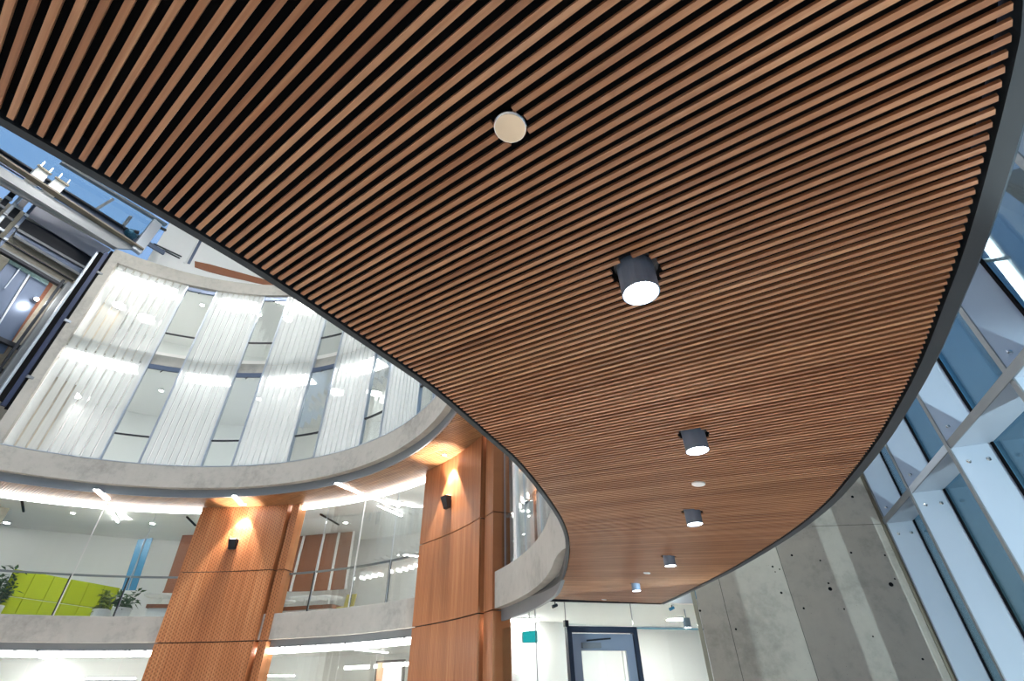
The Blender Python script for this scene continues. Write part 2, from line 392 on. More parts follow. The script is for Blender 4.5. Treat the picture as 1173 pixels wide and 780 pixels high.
# drum wall above
ring_struct('wall_top', [(11.6,Z(16.0)),(11.8,Z(16.0)),(11.8,Z(22)),(11.6,Z(22))], 127, A1, M['white'])
ring_struct('ceiling', [(10.35,Z(16.2)),(11.8,Z(16.2)),(11.8,Z(16.25)),(10.35,Z(16.25))], 131, A1, M['white'])
# channel glass panels and clear strips
def extr(m, plan, z0, z1, a=0.0):
    i = len(m.v); n = len(plan); m.v += [Vector((p.x,p.y,z0)) for p in plan]+[Vector((p.x,p.y,z1)) for p in plan]
    for k in range(n-1): m.face((i+k, i+k+1, i+n+k+1, i+n+k), a)
def channel_mat():
    t = NT('channel_glass'); a = t.n('Attribute', attribute_name='tone').outputs['Fac']
    p = t.pos(); ang = t.math('ARCTAN2', t.math('SUBTRACT', t.sep(p)[1], C0.y), t.math('SUBTRACT', t.sep(p)[0], C0.x))
    st = t.noise(t.comb(t.math('MULTIPLY', ang, 130.0), 0.0, 0.0), 1.0, 2, .5)
    f = t.math('ADD', t.math('ADD', .42, t.math('MULTIPLY', a, .12)), t.math('MULTIPLY', st, .16))
    tr0 = t.n('BsdfTransparent', Color=(.97,.99,.98,1)); rf = t.n('BsdfRefraction', Color=(.97,.99,.98,1), Roughness=.22, IOR=1.02); tr = t.n('MixShader'); t.set(tr, 0, .55); t.t.links.new(tr0.outputs[0], tr.inputs[1]); t.t.links.new(rf.outputs[0], tr.inputs[2]); tl = t.n('BsdfTranslucent', Color=(.86,.9,.9,1)); df = t.n('BsdfDiffuse', Color=(.82,.86,.87,1))
    gl = t.n('BsdfGlossy', Roughness=.12); fr = t.n('Fresnel', IOR=1.4)
    m1 = t.n('MixShader'); t.set(m1, 0, .5); t.t.links.new(tl.outputs[0], m1.inputs[1]); t.t.links.new(df.outputs[0], m1.inputs[2])
    m2 = t.n('MixShader'); t.set(m2, 0, f); t.t.links.new(tr.outputs[0], m2.inputs[1]); t.t.links.new(m1.outputs[0], m2.inputs[2])
    m3 = t.n('MixShader'); t.set(m3, 0, t.math('MULTIPLY', fr.outputs[0], .2)); t.t.links.new(m2.outputs[0], m3.inputs[1]); t.t.links.new(gl.outputs[0], m3.inputs[2])
    t.t.links.new(m3.outputs[0], t.out.inputs[0]); return t.m
M['channel'] = channel_mat()
wide = [(130.1,114.5),(107.6,95.4),(88.9,76.1),(69.5,57.0),(50.9,38.3),(31.9,19.2)]
ordw = ['first wide panel of ribbed white glass, next to the concrete pier', 'second wide panel of ribbed white glass from the concrete pier', 'third wide panel of ribbed white glass from the pier, below the timber strip', 'fourth wide panel of ribbed white glass, partly cut by the soffit edge', 'fifth wide panel of ribbed white glass, mostly hidden by the soffit', 'sixth panel of ribbed white glass, just where the soffit edge meets the concrete band']
for (a, b), lab in zip(wide, ordw):
    t = thing('ribbed_glass_panel', pol(10.08, (a+b)/2, Z(7.06)), lab, 'glass panel', 'wide panels of ribbed white glass')
    for z0, z1 in ((7.07,11.62),(11.64,15.6)):
        n = 9; m = MB()
        for k in range(n):
            x0, x1 = a+(b-a)*k/n, a+(b-a)*(k+1)/n; g = (b-a)*.012
            extr(m, [pol(10.16, x0+g), pol(10.08, x0+g), pol(10.08, (x0+x1)/2), pol(10.08, x1-g), pol(10.16, x1-g)], Z(z0), Z(z1), .05+.9*random.random())
        m.build('ribbed_sheet', M['channel'], t)
    for zc in (11.27, 15.5):
        m = MB(); m.ring([(10.5,Z(zc)),(11.3,Z(zc)),(11.3,Z(zc)+.03),(10.5,Z(zc)+.03)], a-.6, b+3.0, 2); m.build('cove_light', M['cove'], t)
nar = [(114.5,107.6),(95.4,88.9),(76.1,69.5),(57.0,50.9),(38.3,31.9)]
ordn = ['clear window strip between the first and second ribbed glass panels', 'clear window strip between the second and third ribbed glass panels', 'clear window strip between the third and fourth ribbed glass panels', 'clear window strip between the fourth and fifth ribbed glass panels', 'narrow clear window strip where the soffit edge meets the concrete band']
for (a, b), lab in zip(nar, ordn):
    t = thing('clear_window', pol(10.08, (a+b)/2, Z(7.06)), lab, 'window', 'clear window strips between the ribbed glass')
    for az in (a, b):
        m = MB(); c = pol(10.1, az); x = (pol(11, az)-pol(10, az)).normalized(); y = Vector((-x.y, x.x, 0))
        m.box(c+Vector((0,0,Z(11.33))), x*.06, y*.028, (0,0,4.28)); m.build('mullion', M['alu'], t)
    for z0, zt, z1 in ((7.07,8.12,11.25),(11.9,12.85,15.55)):
        ins = .18
        m = MB(); m.ring([(10.09,Z(z0)),(10.1,Z(z0)),(10.1,Z(zt)),(10.09,Z(zt))], a-ins, b+ins, 2); m.build('lower_pane', M['glass'], t)
        m = MB(); m.ring([(10.09,Z(zt)+.03),(10.1,Z(zt)+.03),(10.1,Z(z1)-.2),(10.09,Z(z1)-.2)], a-ins, b+ins, 2); m.build('upper_pane', M['glass'], t)
        m = MB(); m.ring([(10.06,Z(zt)-.02),(10.13,Z(zt)-.02),(10.13,Z(zt)+.03),(10.06,Z(zt)+.03)], a-ins, b+ins, 2); m.build('transom', M['darkmetal'], t)
        m = MB(); m.ring([(10.06,Z(z1)-.2),(10.14,Z(z1)-.2),(10.14,Z(z1)),(10.06,Z(z1))], a-ins, b+ins, 2); hd = m.build('head_rail', M['cab'], t)
        m = MB(); c = pol(10.03, (a+b)/2, Z(z1)-.22); m.bar(c, c+Vector((.0,-.1,-.16)), .03, .03); m.build('opener', M['darkmetal'], hd)
# round ceiling lights of the upper rooms
def disc_light(px, py, z, r, lab, grp, mat='discup'):
    p = at_z(px, py, Z(z)); t = thing('round_ceiling_light', p, lab, 'light', grp)
    m = MB(); m.lathe(p-Vector((0,0,.03)), [(r*.92,.0),(r,.0),(r,.05)], n=28); m.build('rim', M['white'], t)
    m = MB(); m.lathe(p-Vector((0,0,.035)), [(r*.9,0),(r*.9,.01)], n=28); m.build('diffuser', M[mat], t)
G = 'round ceiling lights of the upper floors'
for px, py, z, r, lab in [(84,452,11.25,.34,'upper of two round lights glowing through the first ribbed panel'), (88,488,11.25,.4,'lower round light glowing through the first ribbed panel'), (135,473,11.25,.22,'round light glowing at the right edge of the first ribbed panel'),
    (137,350,15.5,.3,'left round light glowing high in the first ribbed panel'), (168,365,15.5,.42,'right round light glowing high in the first ribbed panel'), (185,447,11.25,.1,'small round light in the clear strip right of the first panel'), (232,349,15.5,.1,'small round light in the upper clear strip right of the first panel'),
    (297,457,11.25,.12,'small round light behind the second clear strip'), (297,360,15.5,.12,'small round light high behind the second clear strip'), (386,449,11.25,.34,'round light glowing through the fourth ribbed panel'), (430,450,11.25,.3,'round light in the clear strip by the fifth panel'), (330,365,15.5,.25,'round light high behind the third ribbed panel')]:
    disc_light(px, py, z, r, lab, G)
for az, R, z, lab in ((42.5,13.2,5.9,'added round lamp unseen behind the tall plain column on the middle floor'), (43.5,14.6,5.9,'second added round lamp unseen behind the tall plain column on the middle floor'), (43,13.2,1.3,'added round lamp unseen behind the tall plain column on the ground floor'), (44.5,14.6,1.3,'second added round lamp unseen behind the tall plain column on the ground floor'), (84,12.6,1.3,'added round lamp unseen behind the slotted column on the ground floor'), (84,12.6,5.9,'added round lamp unseen behind the slotted column on the middle floor')):  # unseen lamps added behind both columns to brighten the rooms
    q = pol(R, az, Z(z)); t = thing('round_ceiling_light', q, lab, 'light'); r = .28
    m = MB(); m.lathe(q-Vector((0,0,.03)), [(r*.92,.0),(r,.0),(r,.05)], n=28); m.build('rim', M['white'], t)
    m = MB(); m.lathe(q-Vector((0,0,.035)), [(r*.9,0),(r*.9,.01)], n=28); m.build('diffuser', M['dischid' if az < 50 else 'disc'], t)
# timber soffit of the round opening: straight slats clipped to the ring
M['ringslat'] = wood_lines('ring_slat_wood', Vector((SD.x,SD.y,0)).normalized(), Vector((SD.y,-SD.x,0)).normalized(), (.20,.09,.038,1), (.31,.145,.06,1), (.44,.23,.10,1), .4, 'tone', .5, 30)
t = thing('curved_timber_soffit', pol(11, 80, Z(5.93)), 'curved ring of timber slats under the upper concrete band', 'soffit')
R1, R2, m = 10.26, 11.62, MB(); dx = Vector((SD.x, SD.y, 0)).normalized(); du = Vector((-dx.y, dx.x, 0)); u = -R2+.02
while u < R2:
    h2 = math.sqrt(max(R2*R2-u*u, 0)); h1 = math.sqrt(R1*R1-u*u) if abs(u) < R1 else 0
    for s0, s1 in ([(-h2, -h1), (h1, h2)] if h1 else [(-h2, h2)]):
        c = C0+dx*(s0+s1)/2+du*u; az = az_of(c)
        if 16 < az < 140:
            k = 3 if s1-s0 > 3 else 1
            for q in range(k):
                a0, a1 = s0+(s1-s0)*q/k, s0+(s1-s0)*(q+1)/k
                m.box(C0+dx*(a0+a1)/2+du*u+Vector((0,0,Z(5.955))), dx*(a1-a0)/2, du*.03, (0,0,.025), .02+.96*random.random())
    u += .082
m.build('slat_field', M['ringslat'], t)
m = MB(); m.ring([(R1-.02,Z(6.0)),(R2+.1,Z(6.0)),(R2+.1,Z(6.03)),(R1-.02,Z(6.03))], 140, A1, 2); m.build('backing_panel', plain('dark_backing', (.05,.03,.02,1), .9), t)
# lit coves at the top of each glass wall
for zt, zb, mat, lab in ((5.93,5.77,'covemid','bright lighting cove along the top of the middle floor glass'), (1.27,1.10,'covelow','bright lighting cove along the top of the ground floor glass')):
    t = thing('cove_light', pol(11.66, 70, Z(zb)), lab, 'light')
    m = MB(); m.ring([(11.66,Z(zb)),(11.70,Z(zb)),(11.70,Z(zt)),(11.66,Z(zt))], A0, 27.0 if zt < 3 else 24, 1.5); m.build('diffuser', M[mat], t)
    for px, py in ([(24,566),(123,579),(209,585),(325,581),(422,569)] if zt > 3 else [(42,747),(148,746.5),(320,743),(395,738),(463,732)]):
        q = at_cyl(px, py, 11.65); m = MB(); m.lathe(Vector((q.x,q.y,q.z)), [(.02,0),(.035,.02),(.03,.05)], n=10); m.build('sprinkler_head', M['darkmetal'], t)
rim = [pol(11.74, a) for a in (0, 6, 12, 18, 24, 30, AE)]; far = pol(17.5, AE)
m = MB(); m.poly_prism([Vector((q.x,q.y,Z(5.93))) for q in [Vector((6.5,8.5,0))]+rim+[far, far+Vector((5,1.5,0))]], (0,0,.15)); struct(m.build('ceiling', M['ceil']))
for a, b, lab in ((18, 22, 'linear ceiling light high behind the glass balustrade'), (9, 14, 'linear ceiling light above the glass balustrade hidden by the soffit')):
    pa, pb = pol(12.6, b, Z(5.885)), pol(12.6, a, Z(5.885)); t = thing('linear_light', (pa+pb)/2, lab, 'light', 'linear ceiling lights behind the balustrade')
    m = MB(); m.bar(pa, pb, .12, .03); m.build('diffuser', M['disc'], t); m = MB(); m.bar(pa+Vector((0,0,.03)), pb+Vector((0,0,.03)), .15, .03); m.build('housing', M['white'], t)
# glass walls of the two lower floors
def glass_wall(joints, z0, z1, lab0, R=11.68):
    for i, (a, b) in enumerate(zip(joints, joints[1:])):
        m = MB(); m.ring([(R,Z(z0)),(R+.012,Z(z0)),(R+.012,Z(z1)),(R,Z(z1))], a-.05, b+.05, 1.5)
        o = m.build('window_%d' % WN[0], M['glass']); WN[0] += 1; struct(o)
WN = [1]
J2 = [az_of(at_cyl(x, y, 11.68)) for x, y in ((62,703),(132,704))]
JB = [az_of(at_cyl(62,703,11.68)), az_of(at_cyl(400,690,11.68))]
J2 = [150, 128, J2[0], J2[1], 95.0, 87, 79, 70.6] + [az_of(at_cyl(400,690,11.68)), az_of(at_cyl(443,680,11.68)), 44, 34, 23.6, 17, 11, 5, 0, -2]
glass_wall(J2, 2.2, 5.77, '')
for k, az in enumerate(J2[1:-1]+JB):
    w = .016 if k >= len(J2)-2 else .006; c = pol(11.675, az); x = (pol(11, az)-pol(10, az)).normalized(); y = Vector((-x.y, x.x, 0))
    m = MB(); m.box(c+Vector((0,0,Z(4.0))), x*.008, y*w, (0,0,1.76)); struct(m.build('trim_%d' % (20+k), M['white'] if w > .01 else M['alu']))
J1 = [150, 126, 113, 100.5, 90, 79, az_of(at_cyl(340,760,11.68)), az_of(at_cyl(388,755,11.68)), az_of(at_cyl(432,748,11.68)), 44, 33, 26, 20]
glass_wall(J1, -1.5, 1.1, '')
# handrail with posts inside the middle floor glass
t = thing('handrail', pol(11.8, 80, Z(2.1)), 'grey metal handrail with posts behind the middle floor glass', 'railing')
m = MB(); m.ring([(11.80,Z(3.50)),(11.86,Z(3.50)),(11.86,Z(3.56)),(11.80,Z(3.56))], A0, -2, 1.5); m.build('rail', M['steel'], t)
for px, py, w in ((62,700,.02),(131,703,.02),(352,699,.03),(400,692,.03),(443,682,.035),(575,646,.025),(593,634,.03),(614,612,.03)):
    q = at_cyl(px, py, 11.83); m = MB(); m.box((q.x, q.y, Z(2.8)), (w,0,0), (0,w,0), (0,0,.72)); m.build('post', M['darkmetal'], t)
# timber clad columns
rad = lambda az: (pol(11, az)-pol(10, az)).normalized()
def column_mat(name, slots):
    t = NT(name); p = t.pos(); z = t.sep(p)[2]
    ang = t.math('MULTIPLY', t.math('ARCTAN2', t.math('SUBTRACT', t.sep(p)[1], C0.y), t.math('SUBTRACT', t.sep(p)[0], C0.x)), 11.4)
    g = t.noise(t.comb(t.math('MULTIPLY', ang, 14.0), t.math('MULTIPLY', z, .35), 0.0), 1.0, 5, .65)
    g2 = t.noise(t.comb(t.math('MULTIPLY', ang, 2.2), t.math('MULTIPLY', z, .1), 3.0), 1.0, 3, .6)
    f = t.math('ADD', t.math('MULTIPLY', g, .5), t.math('MULTIPLY', g2, .5))
    col = t.ramp(f, [(.34, (.29,.10,.038,1)), (.5, (.43,.165,.064,1)), (.68, (.58,.28,.125,1))])
    if slots:
        br = t.n('TexBrick', Scale=1.0); t.set(br, 'Vector', t.comb(t.math('MULTIPLY', z, 1.0), t.math('MULTIPLY', ang, 1.0), 0.0))
        for k, v in (('Mortar Size', .012), ('Brick Width', .13), ('Row Height', .075), ('Mortar Smooth', .2)): br.inputs[k].default_value = v
        br.offset = .5
        # short vertical slots cut through the veneer
        fz = t.math('FRACT', t.math('DIVIDE', t.math('ADD', z, t.math('MULTIPLY', t.math('FLOOR', t.math('DIVIDE', ang, .085)), .055)), .11))
        fa = t.math('FRACT', t.math('DIVIDE', ang, .085))
        s1 = t.math('MULTIPLY', t.math('LESS_THAN', fa, .38), t.math('LESS_THAN', fz, .55))
        col = t.mix(t.math('MULTIPLY', s1, .72), col, (.10,.035,.012,1))
        h = t.math('SUBTRACT', 1.0, s1)
        t.t.nodes.remove(br)
    else:
        fa = t.math('FRACT', t.math('DIVIDE', ang, .06)); s1 = t.math('LESS_THAN', fa, .25)
        col = t.mix(t.math('MULTIPLY', s1, .45), col, (.14,.05,.018,1)); h = t.math('SUBTRACT', 1.0, s1)
    t.bsdf(Base_Color=col, Roughness=.45, Specular_IOR_Level=.35, Normal=t.bump(h, .5, .01)); return t.m
def column(a, b, lab, slots, side_w, sconce_px, slab):
    t = thing('timber_column', pol(11.6, (a+b)/2, 0), lab, 'column')
    mat = column_mat('column_veneer_slotted' if slots else 'column_veneer', slots)
    for z0, z1 in ((3.635,5.92),(1.475,3.605),(-.705,1.445),(-1.5,-.735)):
        m = MB(); m.ring([(11.35,Z(z0)),(11.40,Z(z0)),(11.40,Z(z1)),(11.35,Z(z1))], a, b, 1.0); m.build('face_panel', mat, t)
        m = MB(); c = pol(11.52, b+.12); x = rad(b); y = Vector((-x.y, x.x, 0))
        m.box(c+Vector((0,0,Z((z0+z1)/2))), x*.115, y*.02, (0,0,(z1-z0)/2)); m.build('return_panel', mat, t)
        m = MB(); m.ring([(11.45,Z(z0)),(11.9,Z(z0)),(11.9,Z(z1)),(11.45,Z(z1))], b-.55, b-.55-side_w, 1.0); m.build('side_panel', mat, t)
    m = MB(); m.ring([(11.41,Z(-1.5)),(11.9,Z(-1.5)),(11.9,Z(5.92)),(11.41,Z(5.92))], a-.3, b+.2, 1.0); m.build('core', M['darkmetal'], t)
    w = pol(11.02, az_of(at_cyl(sconce_px[0], sconce_px[1], 11.33))-.6, Z(5.90))
    t2 = thing('recessed_spot', w, 'recessed spot in the curved timber soffit above the '+('slotted column' if slots else 'tall plain column'), 'light', 'recessed spots above the timber columns')
    m = MB(); m.lathe(w-Vector((0,0,.01)), [(.05,.012),(.055,0),(.08,0),(.08,.05),(.05,.05)], n=20); m.build('rim', M['white'], t2)
    m = MB(); m.lathe(w, [(.05,0),(.05,.01)], n=20); m.build('lens', M['lens'], t2)
    lamp('spot_beam', 'SPOT', w-Vector((0,0,.06)), 320, (1,.90,.78), aim=w+rad(az_of(w))*.5-Vector((0,0,2.6)), spot_size=math.radians(66), spot_blend=.25, shadow_soft_size=.04, parent=t2)
    q = at_cyl(sconce_px[0], sconce_px[1], 11.33); az = az_of(q); x = -rad(az); y = Vector((-x.y, x.x, 0)); zz = q.z
    s = thing('wall_sconce', q, slab, 'lamp', 'wedge sconces on the timber columns')
    m = MB(); b0 = q-x*-.0
    m.hexa([b0-y*.12-Vector((0,0,.17)), b0+y*.12-Vector((0,0,.17)), b0+y*.12+x*.10-Vector((0,0,.17)), b0-y*.12+x*.10-Vector((0,0,.17)),
            b0-y*.15+Vector((0,0,.17)), b0+y*.15+Vector((0,0,.17)), b0+y*.15+x*.22+Vector((0,0,.17)), b0-y*.15+x*.22+Vector((0,0,.17))]); m.build('body', M['darkmetal'], s, bevel=.01)
    m = MB(); m.box(q+x*.11+Vector((0,0,.176)), y*.11, x*.07, (0,0,.006)); m.build('lens', M['disc'], s)
    lamp('sconce_beam', 'SPOT', q+x*.16+Vector((0,0,.2)), 300, (1,.92,.82), aim=q+x*.75+Vector((0,0,3)), spot_size=math.radians(80), spot_blend=.55, shadow_soft_size=.05, parent=s)
column(95.7, 78.5, 'broad timber column with slotted veneer, left of the two columns', True, 1.5, (268,624), 'dark wedge sconce on the broad slotted column')
column(45.0, 27.8, 'tall timber column with fine vertical grain beside the glass balustrade', False, 2.6, (514,576), 'dark wedge sconce on the column beside the balustrade')
# linear lamps set in the curved timber soffit and the room ceilings
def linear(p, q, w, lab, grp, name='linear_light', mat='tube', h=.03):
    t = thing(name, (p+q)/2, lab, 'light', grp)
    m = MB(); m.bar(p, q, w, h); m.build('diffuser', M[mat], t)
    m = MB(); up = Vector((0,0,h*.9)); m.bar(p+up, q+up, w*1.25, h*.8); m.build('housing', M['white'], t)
for a, b, w, lab in (((110,561),(123,572),.16,'short bright linear lamp in the curved timber soffit, above the lime wall'), ((268,568),(277,578),.12,'linear lamp in the curved timber soffit right above the slotted column'), ((385,553.5),(414,566),.12,'linear lamp in the curved timber soffit between the two columns')):
    linear(at_z(*a, Z(5.915)), at_z(*b, Z(5.915)), w, lab, 'linear lamps in the curved timber soffit', 'soffit_light')
for a, b, lab in (((433,579),(460,591),'longest glass reflection left of the tall column, built as a linear light'), ((432,571.5),(457,580),'glass reflection just under the bright cove by the tall column, built as linear light'), ((457,576),(474,580.5),'short glass reflection touching the tall column, built as a linear light'), ((128,586),(135,598),'slanted linear light right of the bright soffit lamp'), ((128,579),(139,590),'faint slanted linear light under the bright cove')):  # first three are reflections in the glass, built as glowing bars
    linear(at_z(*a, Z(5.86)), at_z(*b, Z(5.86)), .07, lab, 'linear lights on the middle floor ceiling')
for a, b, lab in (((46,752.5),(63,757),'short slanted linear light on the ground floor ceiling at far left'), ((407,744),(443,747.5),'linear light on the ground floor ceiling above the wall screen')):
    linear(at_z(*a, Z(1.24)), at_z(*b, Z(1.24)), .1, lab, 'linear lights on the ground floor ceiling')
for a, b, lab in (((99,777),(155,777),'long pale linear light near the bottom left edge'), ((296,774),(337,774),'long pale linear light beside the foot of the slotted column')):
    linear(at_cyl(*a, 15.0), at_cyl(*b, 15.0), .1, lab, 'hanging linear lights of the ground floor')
for a, b, lab in (((25,573),(27,586),'short black track on the ceiling at far left'), ((367,589),(388,601),'black track on the ceiling right of the slotted column'), ((214,592),(224,602),'black track on the ceiling left of the slotted column')):
    m = MB(); m.bar(at_z(*a, Z(5.86)), at_z(*b, Z(5.86)), .06, .05); tag(m.build('ceiling_track', M['black']), lab, 'track', 'black tracks on the middle floor ceiling')
G = 'round lights of the middle floor ceiling'
for px, py, r, lab in ((8,598,.12,'bright round ceiling light at the far left of the middle floor'), (84,587,.08,'round ceiling light left of the first glass joint'), (175,599,.1,'added round ceiling light above the blue panel'), (345,596,.1,'added round ceiling light above the wide wood wall panel'), (396,598,.1,'added round ceiling light left of the second bright glass joint')):  # last three are added to brighten the middle floor
    disc_light(px, py, 5.9, r, lab, G, 'disc')
# ------------------------------------------------------------------ furniture behind the middle floor glass
FL = Z(2.05)
def vplane(P, d): return P, Vector((d.y, -d.x, 0)).normalized()
a, b = at_z(24, 653, Z(3.75)), at_z(137, 673.5, Z(3.75))
d = (b-a); d.z = 0; L = d.length; d.normalize(); n = Vector((d.y, -d.x, 0)); a2 = a-d*.2
t = thing('lime_panel_wall', Vector((a.x,a.y,FL)), 'lime yellow-green padded panel wall behind the glass at far left', 'panel')
k = 6; w = (L+.2)/k
for i in range(k):
    for z0, z1 in ((FL, Z(2.92)), (Z(2.93), Z(3.75))):
        m = MB(); m.box(a2+d*(w*(i+.5))+Vector((0,0,(z0+z1)/2-a2.z))-n*-.0, d*(w/2-.006), n*.05, (0,0,(z1-z0)/2-.006)); m.build('padded_panel', M['lime'], t, bevel=.015)
def plant(px, py, R, hgt, spread, n, lab, mat, pot=True):
    q = at_cyl(px, py, R); t = thing('potted_plant', Vector((q.x,q.y,FL)), lab, 'plant')
    ztop = q.z
    if pot:
        m = MB(); m.lathe((q.x,q.y,FL), [(.16,0),(.26,.05),(.30,.55),(.27,.56),(.25,.5)], n=20); m.build('planter', M['planter'], t)
    m = MB(); stem = MB(); z0 = FL+.5
    for i in range(n):
        az = random.uniform(0, 6.283); r = spread*random.uniform(.3,1); tip = Vector((q.x+r*math.cos(az), q.y+r*math.sin(az), z0+hgt*random.uniform(.3,1)))
        base = Vector((q.x+.08*math.cos(az), q.y+.08*math.sin(az), z0-.05)); stem.tube(base, base.lerp(tip,.8), .008, .005, 5)
        dirn = (tip-base).normalized(); sd = dirn.cross(Vector((0,0,1))).normalized(); ln = .28
        for s_ in range(4):
            c = base.lerp(tip, .4+.2*s_); o = (sd*random.uniform(-1,1)+Vector((random.uniform(-.5,.5), random.uniform(-.5,.5), random.uniform(-.2,.6)))).normalized()
            s2 = o.cross(dirn).normalized(); i0 = len(m.v)
            m.v += [c, c+o*ln*.45+s2*ln*.2, c+o*ln-Vector((0,0,.05)), c+o*ln*.45-s2*ln*.2]; m.face((i0,i0+1,i0+2,i0+3))
    m.build('leaves', mat, t); stem.build('stems', M['leaf'], t)
plant(4, 672, 12.7, 1.25, .42, 34, 'dark green plant at the far left edge behind the glass', M['leaf'])
plant(121, 690, 12.9, .62, .36, 22, 'yellow-green leafy plant in front of the lime wall', M['leafy'])
plant(143, 690, 12.4, .62, .40, 26, 'dark green leafy plant in a white planter below the blue panel', M['leaf'])
def slab_px(pts, P, n, thick, mat, name, lab, cat, extra=None):
    q = [at_plane(x, y, P, n) for x, y in pts]; m = MB(); m.poly_prism(q, n*(-thick))
    return tag(m.build(name, mat), lab, cat)
P = at_cyl(160, 660, 14.8); n = -rad(az_of(P))
q = [at_plane(x, y, P, n) for x, y in ((158,618),(175,616),(155,676),(139,676))]
t = thing('blue_panel', Vector((P.x,P.y,FL)), 'tall translucent blue panel standing behind the glass left of the slotted column', 'panel')
m = MB(); m.poly_prism([q[0],q[1],q[2],q[3]], n*-.06); m.build('panel', M['blue'], t)
m = MB(); m.bar((q[0]+q[1])/2+n*.03, (q[3]+q[2])/2+n*.03, .03, .04); m.build('center_rail', M['alu'], t)
# wood panel walls
P = at_cyl(370, 640, 15.5); n = -rad(az_of(P)); PXT = [(334,615.5),(349,613.5),(372,611.5),(389,610),(406,608.5)]; PXB = [(317,677),(333,677.5),(358,677),(377,676),(396,674.5)]
t = thing('wood_wall_panel', Vector((P.x,P.y,FL)), 'wide brown wood wall panel divided by pale uprights right of the slotted column', 'wall panel')
for i in range(4):
    q = [at_plane(*x, P, n) for x in (PXT[i], PXT[i+1], PXB[i+1], PXB[i])]
    m = MB(); m.poly_prism(q, n*-.04); m.build('wood_panel', M['brownwood'], t)
for i in range(5):
    m = MB(); m.bar(at_plane(*PXT[i], P, n)+n*.03, at_plane(*PXB[i], P, n)+n*.03, .09, .06, n); m.build('upright', M['white'], t)
P = at_cyl(205, 650, 15.5); n = -rad(az_of(P))
q = [at_plane(x, y, P, n) for x, y in ((209,613),(234,612),(212,679),(187,678))]
t = thing('wood_wall_panel', Vector((P.x,P.y,FL)), 'narrow brown wood wall panel left of the slotted column', 'wall panel')
m = MB(); m.poly_prism(q, n*-.05); m.build('wood_panel', M['brownwood'], t)
m = MB(); m.bar(q[3]+n*.03, q[2]+n*.03, .06, .08, n); m.build('base_rail', M['brownwood'], t)
# tables, counter and chair
def table(px, py, R, w, lab):
    q = at_cyl(px, py, R); t = thing('round_table', Vector((q.x,q.y,FL)), lab, 'table', 'white tables behind the glass')
    m = MB(); m.lathe((q.x,q.y,q.z-.06), [(w*.9,0),(w,.03),(w,.06),(w*.97,.065)], n=28); m.build('tabletop', M['white'], t)
    m = MB(); m.lathe((q.x,q.y,FL), [(.28,0),(.28,.02),(.04,.05),(.04,q.z-.06-FL)], n=14); m.build('pedestal', M['white'], t)
table(186, 682, 14.2, .62, 'white tabletop left of the slotted column'); table(325, 688, 13.6, .45, 'white tabletop right beside the slotted column'); table(350, 684.5, 14.4, .6, 'white tabletop in front of the wide wood wall panel'); table(377, 684, 13.9, .5, 'white tabletop nearest the yellow chair')
for pa, pb, R, lab in (((306,699),(386,693.5),12.7,'long low brown wood counter in front of the wood wall panel'), ((172,694),(205,694),12.9,'low brown wood counter left of the slotted column')):
    qa, qb = at_cyl(*pa, R), at_cyl(*pb, R); d = (qb-qa); d.z = 0; L = d.length; d.normalize(); n2 = Vector((-d.y, d.x, 0)); zt = (qa.z+qb.z)/2
    t = thing('counter', Vector(((qa.x+qb.x)/2,(qa.y+qb.y)/2,FL)), lab, 'counter', None); c = (qa+qb)/2
    m = MB(); m.box((c.x,c.y,zt-.04), d*L/2, n2*.3, (0,0,.06)); m.build('countertop', M['brownwood'], t)
    m = MB(); m.box((c.x,c.y,(FL+zt-.1)/2), d*(L/2-.08), n2*.25, (0,0,(zt-.1-FL)/2)); m.build('base', M['white'], t)
q = at_cyl(397, 686, 12.55); t = thing('yellow_chair', Vector((q.x,q.y,FL)), 'yellow chair behind the glass left of the tall column', 'chair'); zt = q.z+.14
fx = rad(az_of(q)); fy = Vector((-fx.y, fx.x, 0))
m = MB(); m.box((q.x,q.y,zt-.42), fx*.2, fy*.22, (0,0,.03)); m.build('seat', M['yellow'], t, bevel=.02)
m = MB(); m.box(Vector((q.x,q.y,zt-.16))+fx*.2, fx*.025, fy*.22, Vector((0,0,.2))+fx*.04); m.build('backrest', M['yellow'], t, bevel=.02)
for i in (-1,1):
    for j in (-1,1):
        m = MB(); p = Vector((q.x,q.y,zt-.44))+fx*.17*i+fy*.19*j; m.tube((p.x+.03*i,p.y,FL), p, .012, .016, 8); m.build('leg', M['brownwood'], t)
P = at_cyl(447, 652, 15); 
# wall screen on the ground floor
P = at_cyl(446, 770, 14.5); n = -rad(az_of(P)+0); q = [at_plane(x, y, P, n) for x, y in ((431,757),(463.5,755),(461,792),(427,794))]
t = thing('wall_screen', P.copy(), 'dark framed wall screen with a bright page on the ground floor', 'screen')
m = MB(); m.poly_prism(q, n*-.06); m.build('frame', plain('screen_frame', srgb(70,55,48), .4), t)
c = sum(q, Vector())/4; qq = [c+(x-c)*.86+n*.012 for x in q]; m = MB(); m.poly_prism(qq, n*-.01); scr = m.build('display', emit('screen_page', (.95,.93,.92,1), .9), t)
for f0, f1, g0, g1, col in ((.0,.28,.0,1,(.9,.5,.3,1)),(.62,1,.05,.12,(.05,.3,.4,1))):
    pt = lambda f, g: qq[0].lerp(qq[1], f).lerp(qq[3].lerp(qq[2], f), g)+n*.004
    m = MB(); m.poly_prism([pt(f0,g0), pt(f1,g0), pt(f1*.8,g1) if f0 == 0 else pt(f1,g1), pt(f0,g1)], n*-.003); m.build('page_block', emit('screen_block', col, .8), scr)
